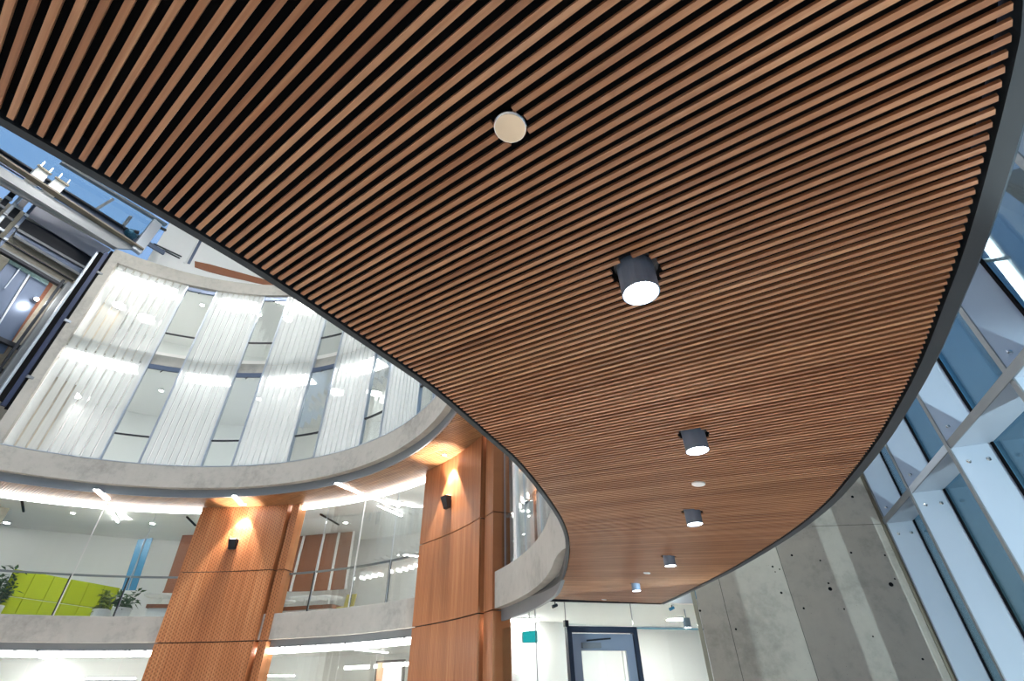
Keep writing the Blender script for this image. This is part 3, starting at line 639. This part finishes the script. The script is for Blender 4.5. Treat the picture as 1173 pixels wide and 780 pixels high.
# ------------------------------------------------------------------ planar glass wall with the door
GP = Vector((.45, 11.5, 0)); GD = Vector((.947, .32, 0)).normalized(); GN = Vector((GD.y, -GD.x, 0))
def gpt(px, py): return at_plane(px, py, GP, GN)
tw = lambda p: (p-GP).dot(GD)
tR = tw(gpt(796, 700)); tL = -.46; ZG = Z(1.535)
js = [tL, tw(gpt(613,705)), tw(gpt(647.5,705)), tw(gpt(723.5,705)), tR]
da, db = tw(gpt(649.5,740)), tw(gpt(730.5,740)); dz = gpt(690,718).z
for i, (a, b) in enumerate(zip(js, js[1:])):
    z0 = dz+.02 if i == 2 else 0
    m = MB(); m.box(GP+GD*(a+b)/2+Vector((0,0,(z0+ZG)/2)), GD*((b-a)/2-.006), GN*.006, (0,0,(ZG-z0)/2)); struct(m.build('window_%d' % WN[0], M['glass'])); WN[0] += 1
    if i:
        m = MB(); m.box(GP+GD*a+Vector((0,0,(z0+ZG)/2)), GD*.006, GN*.012, (0,0,(ZG-z0)/2)); struct(m.build('trim_%d' % i, M['steel']))
m = MB(); m.box(GP+GD*(tL+tR)/2+GN*-.1+Vector((0,0,ZG+2.4)), GD*(tR-tL)/2, GN*.1, (0,0,2.3)); struct(m.build('wall_bulkhead', M['white']))
# door
dc = (da+db)/2; hw = (db-da)/2; base = GP+GD*dc
dr = struct(MB.build((lambda m: (m.box(base-GD*(hw-.05)+Vector((0,0,dz/2)), GD*.05, GN*.07, (0,0,dz/2)), m.box(base+GD*(hw-.05)+Vector((0,0,dz/2)), GD*.05, GN*.07, (0,0,dz/2)), m.box(base+Vector((0,0,dz-.055)), GD*hw, GN*.07, (0,0,.055)), m)[-1])(MB()), 'door_1', M['frame']))
lw = hw-.11; lz = dz-.13
def leaf_box(x0, x1, z0, z1, mat, name, th=.03, off=0.0, par=dr):
    m = MB(); m.box(base+GD*(x0+x1)/2+GN*off+Vector((0,0,(z0+z1)/2)), GD*(x1-x0)/2, GN*th, (0,0,(z1-z0)/2)); return m.build(name, mat, par)
leaf_box(-lw, -lw+.19, .01, lz, M['doorgrey'], 'leaf_stile'); leaf_box(lw-.19, lw, .01, lz, M['doorgrey'], 'leaf_stile'); leaf_box(-lw+.19, lw-.19, lz-.3, lz, M['doorgrey'], 'leaf_rail'); leaf_box(-lw+.19, lw-.19, .01, .3, M['doorgrey'], 'leaf_rail')
leaf_box(-lw+.19, lw-.19, .3, lz-.3, M['glass'], 'door_pane', .004)
cl = leaf_box(-lw+.2, -lw+.62, lz-.26, lz-.16, M['steel'], 'door_closer', .04, .06); m = MB(); m.bar(base-GD*(lw-.3)+GN*.1+Vector((0,0,lz-.13)), base-GD*(lw-.85)+GN*.1+Vector((0,0,lz-.09)), .03, .03); m.build('closer_arm', M['darkmetal'], cl)
leaf_box(-hw-.05, -hw+.03, dz-.02, dz+.1, M['darkmetal'], 'frame_bracket', .05, .05)
# room behind
rim = [pol(11.74, a) for a in (20, 24, 28, 32, AE)]; far = pol(17.5, AE)
m = MB(); m.poly_prism([Vector((q.x,q.y,ZG+.03)) for q in [GP+GD*(tR+.2)+GN*.02, GP+GD*tL]+rim+[far, far+GD*9, GP+GD*(tR+6)-GN*.8]], (0,0,.1)); struct(m.build('ceiling', M['ceil']))
m = MB(); m.box(far+GD*4.5+GN*.2+Vector((0,0,1.5)), GD*4.6, GN*.05, (0,0,1.5)); struct(m.build('wall_back', M['white']))
t = thing('linear_light', GP+GD*.5-GN*3.4+Vector((0,0,ZG)), 'added wide ceiling light brightening the room behind the glass wall, by the tall column', 'light')  # added lamp, kept out of sight, to brighten this room
m = MB(); m.box(GP+GD*.5-GN*3.4+Vector((0,0,ZG-.02)), GD*.7, GN*.25, (0,0,.02)); m.build('diffuser', M['disc'], t)
m = MB(); m.box(GP+GD*.5-GN*3.4+Vector((0,0,ZG+.01)), GD*.75, GN*.28, (0,0,.012)); m.build('housing', M['white'], t)
q = GP+GD*(tR+1.3)-GN*2.6; q.z = ZG+.03; t = thing('round_ceiling_light', q, 'added round light, unseen behind the concrete wall, brightening the room behind the glass door', 'light')  # unseen lamp added to whiten the room past the door
m = MB(); m.lathe(q-Vector((0,0,.03)), [(.31,0),(.35,0),(.35,.03)], n=28); m.build('rim', M['white'], t)
m = MB(); m.lathe(q-Vector((0,0,.035)), [(.3,0),(.3,.01)], n=28); m.build('diffuser', M['dischid'], t)
q = Vector((3.2, 9.6, Z(5.93))); t = thing('round_ceiling_light', q, 'added round light hidden above the slatted soffit, brightening the space behind the balustrade', 'light')  # unseen lamp added to lift the dark area behind the balustrade
m = MB(); m.lathe(q-Vector((0,0,.03)), [(.46,0),(.5,0),(.5,.03)], n=28); m.build('rim', M['white'], t)
m = MB(); m.lathe(q-Vector((0,0,.035)), [(.45,0),(.45,.01)], n=28); m.build('diffuser', M['discup'], t)
P = GP-GN*1.2
def gq(px, py, off): return at_plane(px, py, GP-GN*off, GN)
q = [gq(x, y, .9) for x, y in ((599,724),(615,722.5),(615.5,735.5),(599.5,736))]
t = thing('exit_sign', (q[0]+q[2])/2, 'teal exit sign with white rim hanging behind the glass left of the door', 'sign')
m = MB(); m.poly_prism(q, -GN*.03); m.build('sign_face', M['teal'], t); c = sum(q, Vector())/4
m = MB(); m.poly_prism([c+(x-c)*1.12-GN*.012 for x in q], -GN*.03); m.build('rim', M['white'], t)
m = MB(); m.bar(c+Vector((0,0,.1))-GN*.02, Vector((c.x,c.y,ZG+.04))-GN*.02, .02, .02); m.build('hanger', M['steel'], t)
p = gq(787, 714, .8); t = thing('cylinder_downlight', Vector((p.x,p.y,ZG+.02)), 'small grey cylinder light behind the glass beside the concrete wall', 'light')
m = MB(); m.lathe((p.x,p.y,p.z-.09), [(.07,.01),(.072,0),(.085,0),(.085,.2),(.012,.2),(.012,ZG+.02-p.z+.09)], n=24); m.build('housing', M['housing'], t)
m = MB(); m.lathe((p.x,p.y,p.z-.092), [(.07,0),(.07,.012)], n=24); m.build('lens', M['tube'], t)
for px, py, mat, lab in ((636,694,'darkmetal','small dark spotlight at the glass top left of the door'), (770,697,'blue','small blue reflection at the glass top right of the door, built as a spotlight')):  # the blue one is a reflection built as a lamp head
    p = gq(px, py, .3); t = thing('spotlight', Vector((p.x,p.y,ZG)), lab, 'light')
    m = MB(); m.tube(p-GD*.07+Vector((0,0,-.02)), p+GD*.05+Vector((0,0,.02)), .035, .03, 14); m.build('lamp_head', M[mat], t)
    m = MB(); m.tube(p+Vector((0,0,.02)), Vector((p.x,p.y,ZG+.03)), .012, .012, 8); m.build('stem', M['darkmetal'], t)
# ------------------------------------------------------------------ concrete wall and glazed facade on the right
ZT = Z(2.9)
P1 = at_z(1012.7, 598, ZT); F2 = at_z(1084, 511, ZT); F3 = at_z(1155, 431, ZT)
P1.z = F2.z = F3.z = 0
CE = (F3-P1).normalized(); CNn = Vector((-CE.y, CE.x, 0))
if CNn.x < 0: CNn = -CNn
DEP = .51
WQ = GP+GD*tR; WE = P1+CNn*(DEP+.1)
wd = (P1-WQ).normalized(); wn = Vector((wd.y, -wd.x, 0))
if wn.dot(WQ) > 0: wn = -wn
m = MB(); m.poly_prism([WQ+wd*.10, P1+wd*.0, P1+CNn*.5, P1+CNn*.5-wn*.5, WQ+wd*.10-wn*.5], (0,0,10.5)); wr = struct(m.build('wall_right', M['concw']))
m = MB(); m.box(WQ+wd*.04+Vector((0,0,3)), wd*.045, wn*.03, (0,0,3)); struct(m.build('trim_8', plain('tan_jamb', srgb(170,166,146), .7)))
m = MB(); m.box(P1-wd*.03+wn*.012+Vector((0,0,5)), wd*.035, wn*.012, (0,0,5)); struct(m.build('trim_9', plain('bronze_edge', srgb(120,110,92), .5, .4)))
for px, py, r in ((907,636,.028),(939.6,642,.022),(975,633,.026),(976.5,569,.034),(920.7,696.7,.026),(967,697.6,.02),(843,720.7,.026),(949,668,.024),(951,674.5,.045),(885,649,.026),(1020.7,669.4,.05),(1013.7,636,.022),(802,699.5,.028),(895,679,.03),(1025,663,.02),(893,652,.018),(888,655,.015),(1057,755,.024),(1000,729,.018)):
    p = at_plane(px, py, WQ, wn); m = MB(); m.lathe(p-wn*.004, [(r,0),(r*.7,.008),(r*.2,.006)], wn, 12); m.build('tie_hole', M['black'], wr)
for px0, px1, y0, y1 in ((930,1016,603,600),):
    m = MB(); m.bar(at_plane(px0, y0, WQ, wn)-wn*.004, at_plane(px1, y1, WQ, wn)-wn*.004, .012, .02, wn); m.build('pour_joint', plain('joint_grey', srgb(120,118,108), .9), wr)
for px, py in ((842,740),(925,740)):
    p = at_plane(px, py, WQ, wn); m = MB(); m.box((p.x,p.y,5)+0*wn if False else Vector((p.x,p.y,5))-wn*.007, wd*.006, wn*.008, (0,0,5)); m.build('board_joint', plain('board_joint_grey', srgb(92,92,86), .9), wr)
FT = .05; ZTOP = 12.0; ftop = []
S2 = (F3-F2).length
fins = [P1+CE*FT, F2-CE*S2*1.03, F2, F3, F3+CE*S2, F3+CE*S2*2, F3+CE*S2*3, F3+CE*S2*4]
labs = ['pale blue-white facade fin against the concrete wall', 'second facade fin from the concrete wall, set close beside the first', 'third facade fin from the concrete wall', 'fourth facade fin from the concrete wall, with the largest bolts in view', 'facade fin at the upper right corner of the view', 'facade fin out at the right edge', 'facade fin beyond the right edge of the view', 'facade fin beyond the right edge of the view']
for i, (p, lab) in enumerate(zip(fins, labs)):
    t = thing('facade_fin', p, lab, 'fin', 'glazed facade fins')
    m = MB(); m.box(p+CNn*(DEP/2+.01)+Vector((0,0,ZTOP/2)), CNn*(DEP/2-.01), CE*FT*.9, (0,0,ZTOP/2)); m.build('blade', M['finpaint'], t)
    m = MB(); m.box(p+CNn*.008+Vector((0,0,ZTOP/2)), CNn*.008, CE*FT, (0,0,ZTOP/2)); m.build('front_edge', M['steel'], t)
    m = MB(); m.box(p+CNn*(DEP+.004)+Vector((0,0,ZTOP/2)), CNn*.012, CE*(FT+.05), (0,0,ZTOP/2)); m.build('gasket', M['black'], t)
    for k, (dn, dz_) in enumerate(((.14,.28),(.38,.28),(.14,-.28),(.38,-.28))):
        b = p+CE*FT*.9+CNn*dn+Vector((0,0,ZT+dz_)); m = MB(); m.lathe(b, [(.032,0),(.032,.008),(.02,.02),(.008,.022)], CE, 14); m.build('bolt', M['chrome'], t)
p0, p1 = fins[0], fins[-1]
for z_, lab in ((ZT, 'deep horizontal transom of the facade crossing all fins'), (ZT+4.2, 'upper horizontal transom of the facade')):
    t = thing('facade_transom', (p0+p1)/2+Vector((0,0,z_)), lab, 'transom')
    for a, b in zip(fins, fins[1:]):
        m = MB(); m.box((a+b)/2+CNn*(DEP/2+.006)+Vector((0,0,z_)), CE*((b-a).length/2-FT-.002), CNn*(DEP/2-.006), (0,0,.055)); m.build('shelf', M['finpaint'], t)
    m = MB(); m.box((p0+p1)/2-CNn*.009+Vector((0,0,z_)), CE*((p1-p0).length/2+FT), CNn*.008, (0,0,.06)); m.build('front_edge', M['steel'], t)
for i, (a, b) in enumerate(zip(fins, fins[1:])):
    for z0, z1 in ((0, ZT-.002), (ZT+.002, ZT+4.198), (ZT+4.202, ZTOP)):
        m = MB(); m.box((a+b)/2+CNn*(DEP+.028)+Vector((0,0,(z0+z1)/2)), CE*((b-a).length/2-.004), CNn*.006, (0,0,(z1-z0)/2)); struct(m.build('window_%d' % WN[0], M['glassb'])); WN[0] += 1
# lamp reflection built as a glowing tube, and dark louvred block, outside the facade
t = thing('lamp_reflection', F3+CNn*1.2+Vector((0,0,Z(4))), 'lamp reflection in the facade glass beside the soffit edge, built as a tube', 'light')
PT = F3+CNn*1.0; a, b = at_plane(1122,272,PT,CNn), at_plane(1185,352,PT,CNn)
m = MB(); m.bar(a, b, .07, .05); m.build('tube', emit('reflection_glow', (.9,.96,1,1), 9), t)
m = MB(); m.bar(a+CNn*.05, b+CNn*.05, .2, .03, CNn); m.build('reflection_backing', M['white'], t)
m = MB(); m.bar(at_plane(1114,300,PT,CNn), at_plane(1152,296,PT,CNn), .1, .05); m.build('bracket', M['white'], t)  # crossing white bar of the same reflection
PB = F3+CNn*9; t = thing('louvre_block', PB+Vector((0,0,4)), 'dark louvred roof block outside beyond the upper right glass', 'building')
q = [at_plane(x, y, PB, CNn) for x, y in ((1140,200),(1260,250),(1290,330),(1146,212))]
m = MB(); m.poly_prism(q, CNn*1.5); m.build('block', M['trim'], t)
for k in (0,1):
    c = q[1]+CNn*(.4+.7*k)+Vector((0,0,0)); m = MB(); m.bar((c.x,c.y,-.1), (c.x,c.y,q[1].z+.1), .25, .25); m.build('mast', M['darkmetal'], t)
for k in range(5):
    m = MB(); m.bar(q[0].lerp(q[3], k/5)-CNn*.05, q[1].lerp(q[2], k/5)-CNn*.05, .06, .06); m.build('louvre', M['black'], t)
# ------------------------------------------------------------------ lift shaft at the upper left
LQ = Vector((-17.65, 14.96, 0)); LD = Vector((-.416, -.909, 0)); LN = Vector((.909, -.416, 0))
def lp(px, py, off=0.0): return at_plane(px, py, LQ-LN*off, LN)
def plate(name, pts, off, thick, mat, parent=None):
    m = MB(); m.poly_prism([lp(x, y, off) for x, y in pts], -LN*thick); return m.build(name, mat, parent)
# rear concrete wall of the shaft
m = MB(); m.box(LQ-LN*3.1+LD*7+Vector((0,0,9.5)), LD*9.5, LN*.1, (0,0,9.5)); struct(m.build('wall_shaft', M['tan']))
m = MB(); m.box(LQ-LN*1.9-LD*.3+Vector((0,0,9)), LN*1.2, LD*.08, (0,0,9)); struct(m.build('wall_shaft', M['tan']))
t = thing('steel_beam', lp(60,220), 'long grey steel beam crossing above the lift at the upper left', 'beam')
plate('web', [(-60,154),(-60,176),(130,284),(160,286)], 0, .12, M['steel'], t)
m = MB(); m.bar(lp(-60,143)+LN*.06, lp(162,287)+LN*.06, .30, .07); m.build('upper_flange', plain('tan_flange', srgb(126,118,104), .6), t)
m = MB(); m.bar(lp(-60,168)+LN*.04, lp(132,285)+LN*.04, .26, .06); m.build('lower_flange', M['steel'], t)
t = thing('steel_beam', lp(60,215,1.2), 'dark blue-grey beam behind the two white boxes', 'beam')
plate('web', [(-60,135),(-60,150),(160,285),(160,272)], 1.2, .1, M['cab'], t)
m = MB(); m.bar(lp(-60,135,1.1), lp(160,272,1.1), .14, .08); m.build('flange', M['darkmetal'], t)
for pts, lab in (([(45,190),(57,199),(49,209),(34,201)], 'left white box on the steel beam'), ([(65,204),(77,212),(67,223),(54,213)], 'right white box on the steel beam')):
    t = thing('white_box', lp(*pts[3], .3), lab, 'box', 'white boxes on the steel beam')
    plate('casing', pts, .25, .5, M['white'], t)
    a, b = lp(*pts[0], .2), lp(*pts[1], .2); m = MB(); m.bar(a.lerp(b,-.15), a.lerp(b,1.15), .08, .08); m.build('lid', M['tan'], t)
    for f in (.1, .9):
        c = a.lerp(b, f); m = MB(); m.tube(c, c+Vector((0,0,.32)), .03, .03, 8); m.build('eye_bolt', M['chrome'], t)
# skylight bars
t = thing('skylight_frame', lp(130,235,1.5), 'grey skylight frame bars against the blue sky at the upper left', 'skylight')
for a, b, w in (((70,186),(190,258),.22), ((98,247),(128,229),.3), ((136,265),(150,248),.1), ((158,272),(172,262),.12)):
    m = MB(); m.bar(lp(*a,1.6), lp(*b,1.6), w, .12); m.build('bar', M['steel'], t)
plate('pane', [(-60,40),(60,110),(190,262),(160,275),(-60,140)], 1.9, .02, M['glassb'], t)
t = thing('steel_post', lp(165,280), 'grey steel post at the end of the beam above the concrete pier', 'post')
m = MB(); m.bar(lp(155,288), lp(180,255), .42, .2, LN); m.build('shaft', M['alu'], t)
m = MB(); m.bar(lp(168,278), lp(188,290), .22, .1, LN); m.build('foot', M['cab'], t)
m = MB(); m.bar(lp(174,256), lp(190,264), .1, .1); m.build('head_plate', M['darkmetal'], t)
c = lp(150,268,.5); t = thing('hoist_machine', c, 'small teal hoist machine beside the steel post', 'machine')
m = MB(); m.blob(c, .28, .28, .22); m.build('motor', M['machine'], t)
for k in range(5):
    q = c+Vector((random.uniform(-.35,.35), random.uniform(-.35,.35), random.uniform(-.2,.2))); m = MB(); m.tube(q, q+Vector((.14,.1,.05)), .1, .08, 12); m.build('drum', M['machine' if k % 2 else 'darkmetal'], t)
# cross beams on the rear wall
for pts, lab, mat in (([(28,250),(20,263),(124,322),(124,300)], 'dark horizontal beam on the rear wall of the lift shaft', 'darkmetal'), ([(20,262),(16,270),(110,326),(120,320)], 'blue-grey horizontal beam below the dark one in the lift shaft', 'cab')):
    t = thing('shaft_beam', lp(60,285,2.9), lab, 'beam', 'beams on the rear shaft wall'); plate('web', pts, 2.85, .12, M[mat], t)
    m = MB(); m.bar(lp(*pts[1],2.8), lp(*pts[2],2.8), .06, .12); m.build('flange', M['steel'], t)
t = thing('shaft_panel', lp(80,258,2.7), 'grey sheet panel under the long steel beam', 'panel'); plate('sheet', [(38,232),(30,247),(112,298),(128,286)], 2.7, .05, plain('grey_sheet', srgb(150,152,164), .35, .3), t)
# guide rails at the far left and beside the pier
def rail(a, b, off, w, lab, mat='darkmetal', brackets=5):
    t = thing('guide_rail', lp(*b, off), lab, 'rail', 'lift guide rails'); A, B = lp(*a, off), lp(*b, off)
    B = Vector((A.x, A.y, B.z)) if abs(A.x-B.x)+abs(A.y-B.y) < 1.2 else B
    m = MB(); m.bar(A, B, w, .1, LN); m.build('rail', M[mat], t)
    for k in range(brackets):
        c = A.lerp(B, (k+.5)/brackets); m = MB(); m.box(c+LN*.06, LD*w*.62, LN*.05, (0,0,.05)); m.build('bracket', M['strip' if k % 2 else 'steel'], t)
rail((21,215),(-20,262), .6, .18, 'leftmost dark guide rail under the steel beam'); rail((30,219),(-20,277), .6, .1, 'shiny guide rail second from the left under the steel beam', 'strip'); rail((46,228),(-12,298), .6, .1, 'blue-black guide rail third from the left under the steel beam', 'cab')
rail((36,222),(-14,285), .9, .2, 'dark cluttered guide rail between the shiny and blue-black ones')
rail((129.3,289),(-12,462), .02, .17, 'black guide rail running down beside the concrete pier', 'black', 3); rail((122.5,290),(-16,458), .05, .17, 'navy guide rail in the middle of the group beside the pier', 'navy', 0); rail((116,290),(-25,450), .06, .16, 'second black guide rail from the pier', 'black', 0); rail((111,290),(-30,445), .10, .10, 'pale steel edge rail left of the black rails beside the pier', 'strip', 0)
t = thing('shaft_jamb', lp(60,350,.6), 'weathered grey jamb post left of the guide rails by the pier', 'post')
A = lp(82,326,.6); B = lp(-14,446,.6); m = MB(); m.bar(A, Vector((A.x,A.y,B.z)), .34, .2, LN); m.build('post', M['steel'], t)
m = MB(); m.bar(A+LD*.3, Vector((A.x,A.y,B.z))+LD*.3, .08, .1, LN); m.build('edge_strip', M['darkmetal'], t)
# lift car
t = thing('lift_car', lp(30,350,1.2), 'blue-grey lift car doors high in the shaft at the left edge', 'lift')
plate('door_leaf', [(11,299),(33,312),(-22,402),(-60,380)], 1.1, .08, M['cab'], t); plate('door_leaf', [(37,314),(56,324),(4,405),(-20,400)], 1.1, .08, M['cab'], t)
plate('center_strip', [(34,311.5),(36,313),(-19,402),(-21,402)], 1.05, .06, M['strip'], t); plate('handle_strip', [(25,304),(26,305),(6,330.5),(5,330)], 1.0, .05, M['strip'], t)
plate('head_gear', [(14,293),(58,318),(55,326),(11,300)], 1.0, .12, plain('pale_gear', srgb(150,180,180), .5, .2, .5, .6, 10), t)
plate('brick_strip', [(56,322),(61,326),(14,392),(5,405)], 1.2, .05, M['brick'], t); plate('side_panel', [(61,326),(78,335),(32,402),(12,394)], 1.25, .06, M['tan'], t)
m = MB(); m.bar(lp(-40,372,1.0), lp(31,402,1.0), .16, .16); m.build('sill', M['darkmetal'], t)
m = MB(); m.bar(lp(0,285,1.1), lp(82,332,1.1), .2, .12); m.build('head_beam', M['steel'], t)
c = lp(41,343,.95); s = thing('lamp_glint', c, 'bright lamp reflection on the lift car doors, built as a small lamp', 'lamp')  # glowing disc stands in for a lamp reflection on the doors
m = MB(); m.lathe(c, [(.10,0),(.11,.03),(.06,.05)], LN, 16); m.build('housing', M['darkmetal'], s); m = MB(); m.lathe(c+LN*.05, [(.075,0),(.075,.01)], LN, 16); m.build('lens', emit('glint_lens', (.9,.96,1,1), 60), s)
lamp('shaft_fill', 'POINT', c+LN*.6, 22, (1,.96,.9), shadow_soft_size=.06, parent=s)  # added point light that brightens the dim shaft
for a, b, lab in (((0,287),(80,333), 'upper dark cross bar of the lift opening'), ((0,424),(22,436), 'lower dark cross bar of the lift opening')):
    m = MB(); A, B = lp(*a,.9), lp(*b,.9); m.bar(A+(A-B)*.5, B, .18, .12); tag(m.build('cross_bar', M['darkmetal']), lab, 'bar', 'cross bars of the lift opening')
m = MB(); A, B = lp(4,275,2.95), lp(84,322,2.95); m.bar(A+(A-B)*.3, B, .05, .05); tag(m.build('conduit', M['darkmetal']), 'thin dark conduit on the pale rear wall of the shaft', 'pipe')
# top floor details above the ring beam
def wp(px, py, R=11.58): return at_cyl(px, py, R)
t = thing('timber_strip', wp(255,310), 'short orange-brown timber strip above the ring beam', 'timber')
m = MB(); m.sweep([[wp(x, y0), wp(x, y1), wp(x, y1)+rad(az_of(wp(x,y1)))*.03, wp(x, y0)+rad(az_of(wp(x,y0)))*.03] for x, y0, y1 in ((223,299,306),(240,302.5,311.5),(260,308,316.5),(280,313.5,321),(300,319,325.5),(330,329,333))]); m.build('slats', M['brownwood'], t)
t = thing('wall_upright', wp(275,290), 'grey upright on the white wall above the timber strip', 'upright')
m = MB(); A = wp(216,302); m.bar(A, A+Vector((0,0,3.5)), .12, .06, rad(az_of(A))); m.build('upright', M['cab'], t); A = wp(211,301); m = MB(); m.bar(A, A+Vector((0,0,3.5)), .1, .05, rad(az_of(A))); m.build('edge_strip', M['white'], t)
for k, (a, b) in enumerate((((176,279),(208,294)), ((186,286),(206,296)))):
    m = MB(); m.bar(wp(*a), wp(*b), .05, .05); tag(m.build('shadow_joint', M['darkmetal']), ('upper' if k == 0 else 'lower')+' thin dark joint on the white wall above the pier', 'joint')
# ------------------------------------------------------------------ outer shell
m = MB(); m.box((-14,-8,6), (24,0,0), (0,.1,0), (0,0,6)); struct(m.build('wall_rear', M['white']))  # unseen wall added behind the viewer to hold back blue sky light
m = MB(); m.box((-36,10,9), (.1,0,0), (0,22,0), (0,0,9)); struct(m.build('wall_left', M['white']))
m = MB(); m.lathe((C0.x,C0.y,Z(21.5)), [(12.5,0),(12.5,.2)], n=48); struct(m.build('ceiling', M['ceil']))  # unseen roof disc added so blue sky light stays out
# world: dusk sky, paler towards the horizon
wd_ = bpy.data.worlds.new('sky'); S.world = wd_; wd_.use_nodes = True; nt = wd_.node_tree; nt.nodes.clear()
o_ = nt.nodes.new('ShaderNodeOutputWorld'); bg = nt.nodes.new('ShaderNodeBackground'); tc = nt.nodes.new('ShaderNodeTexCoord'); sx = nt.nodes.new('ShaderNodeSeparateXYZ'); cr = nt.nodes.new('ShaderNodeValToRGB'); nz = nt.nodes.new('ShaderNodeTexNoise')
nt.links.new(tc.outputs['Generated'], sx.inputs[0]); nt.links.new(tc.outputs['Generated'], nz.inputs['Vector']); nz.inputs['Scale'].default_value = 2.5
ma = nt.nodes.new('ShaderNodeMath'); ma.operation = 'MULTIPLY_ADD'; nt.links.new(nz.outputs[0], ma.inputs[0]); ma.inputs[1].default_value = .12; nt.links.new(sx.outputs[2], ma.inputs[2])
nt.links.new(ma.outputs[0], cr.inputs[0]); e = cr.color_ramp.elements
e[0].position = .12; e[0].color = (.15,.28,.34,1); e[1].position = .75; e[1].color = (.30,.45,.76,1); x = e.new(.45); x.color = (.10,.27,.50,1)
bg.inputs[1].default_value = .5; nt.links.new(cr.outputs[0], bg.inputs[0]); nt.links.new(bg.outputs[0], o_.inputs[0])
# ------------------------------------------------------------------ outdoor floodlights and added roof lamps
# a row of downlights along the part of the soffit behind the viewer, as in front
for k, (x, y) in enumerate(((-.6,-.4),(-1.8,-1.0))):
    pass
fl = Vector((0,0,0))
mid = (WQ+P1)/2
for b_, dist, pw, lab in ((2.05, 13, 6500, 'floodlight on the ground outside the facade, aimed at the concrete wall'),):
    inn = (-CE*b_-CNn).normalized(); src = mid-inn*dist+Vector((0,0,.4))
    fx_ = thing('flood_light', Vector((src.x,src.y,-.08)), lab, 'light')
    m = MB(); m.box(src-inn*.2, inn*.08, Vector((-inn.y,inn.x,0))*.2, (0,0,.15)); m.build('head', M['darkmetal'], fx_)
    m = MB(); m.tube((src.x-inn.x*.2,src.y-inn.y*.2,-.08), src-inn*.2, .04, .04, 8); m.build('stand', M['darkmetal'], fx_)
    lamp('flood_beam', 'SPOT', src, pw, (.92,.97,1), aim=mid+Vector((0,0,2.5)), spot_size=math.radians(64), spot_blend=.4, shadow_soft_size=.05, parent=fx_)
fin4 = F3+CE*S2; be = fin4+CNn*DEP; tgt = Vector((.86, .52, 2.56)); sh = drop(1.40, 1.19)
dd = Vector((be.x-sh.x, be.y-sh.y, 0)).normalized(); src = Vector((be.x, be.y, 0))+dd*1.9+Vector((0,0,.15))
fx_ = thing('flood_light', Vector((src.x,src.y,-.08)), 'small floodlight outside the facade aimed up at the soffit edge', 'light', None)
m = MB(); m.box(src+dd*.2, dd*.08, Vector((-dd.y,dd.x,0))*.14, (0,0,.1)); m.build('head', M['darkmetal'], fx_)
m = MB(); m.tube((src.x+dd.x*.2,src.y+dd.y*.2,-.08), src+dd*.2, .04, .04, 8); m.build('stand', M['darkmetal'], fx_)
lamp('flood_beam', 'SPOT', src, 9000, (1,.97,.95), aim=tgt, spot_size=math.radians(17), spot_blend=.35, shadow_soft_size=.03, parent=fx_)
m = MB(); m.box((18,0,-.12), (16,0,0), (0,30,0), (0,0,.04)); struct(m.build('ground', plain('asphalt', (.06,.06,.06,1), .9)))
# unseen lamps added on the atrium roof to light the atrium
for k in range(6):
    p = pol(5.5, 60*k+20, Z(21.3)); t = thing('round_ceiling_light', p, 'added unseen round lamp on the atrium roof', 'light', 'added round lamps on the atrium roof')
    m = MB(); m.lathe(p-Vector((0,0,.05)), [(.5,0),(.5,.06)], n=24); m.build('diffuser', M['disc'], t)
    lamp('roof_fill', 'SPOT', p-Vector((0,0,.1)), 900, (1,.97,.92), aim=p-Vector((0,0,5)), spot_size=math.radians(120), spot_blend=.8, shadow_soft_size=.3, parent=t)
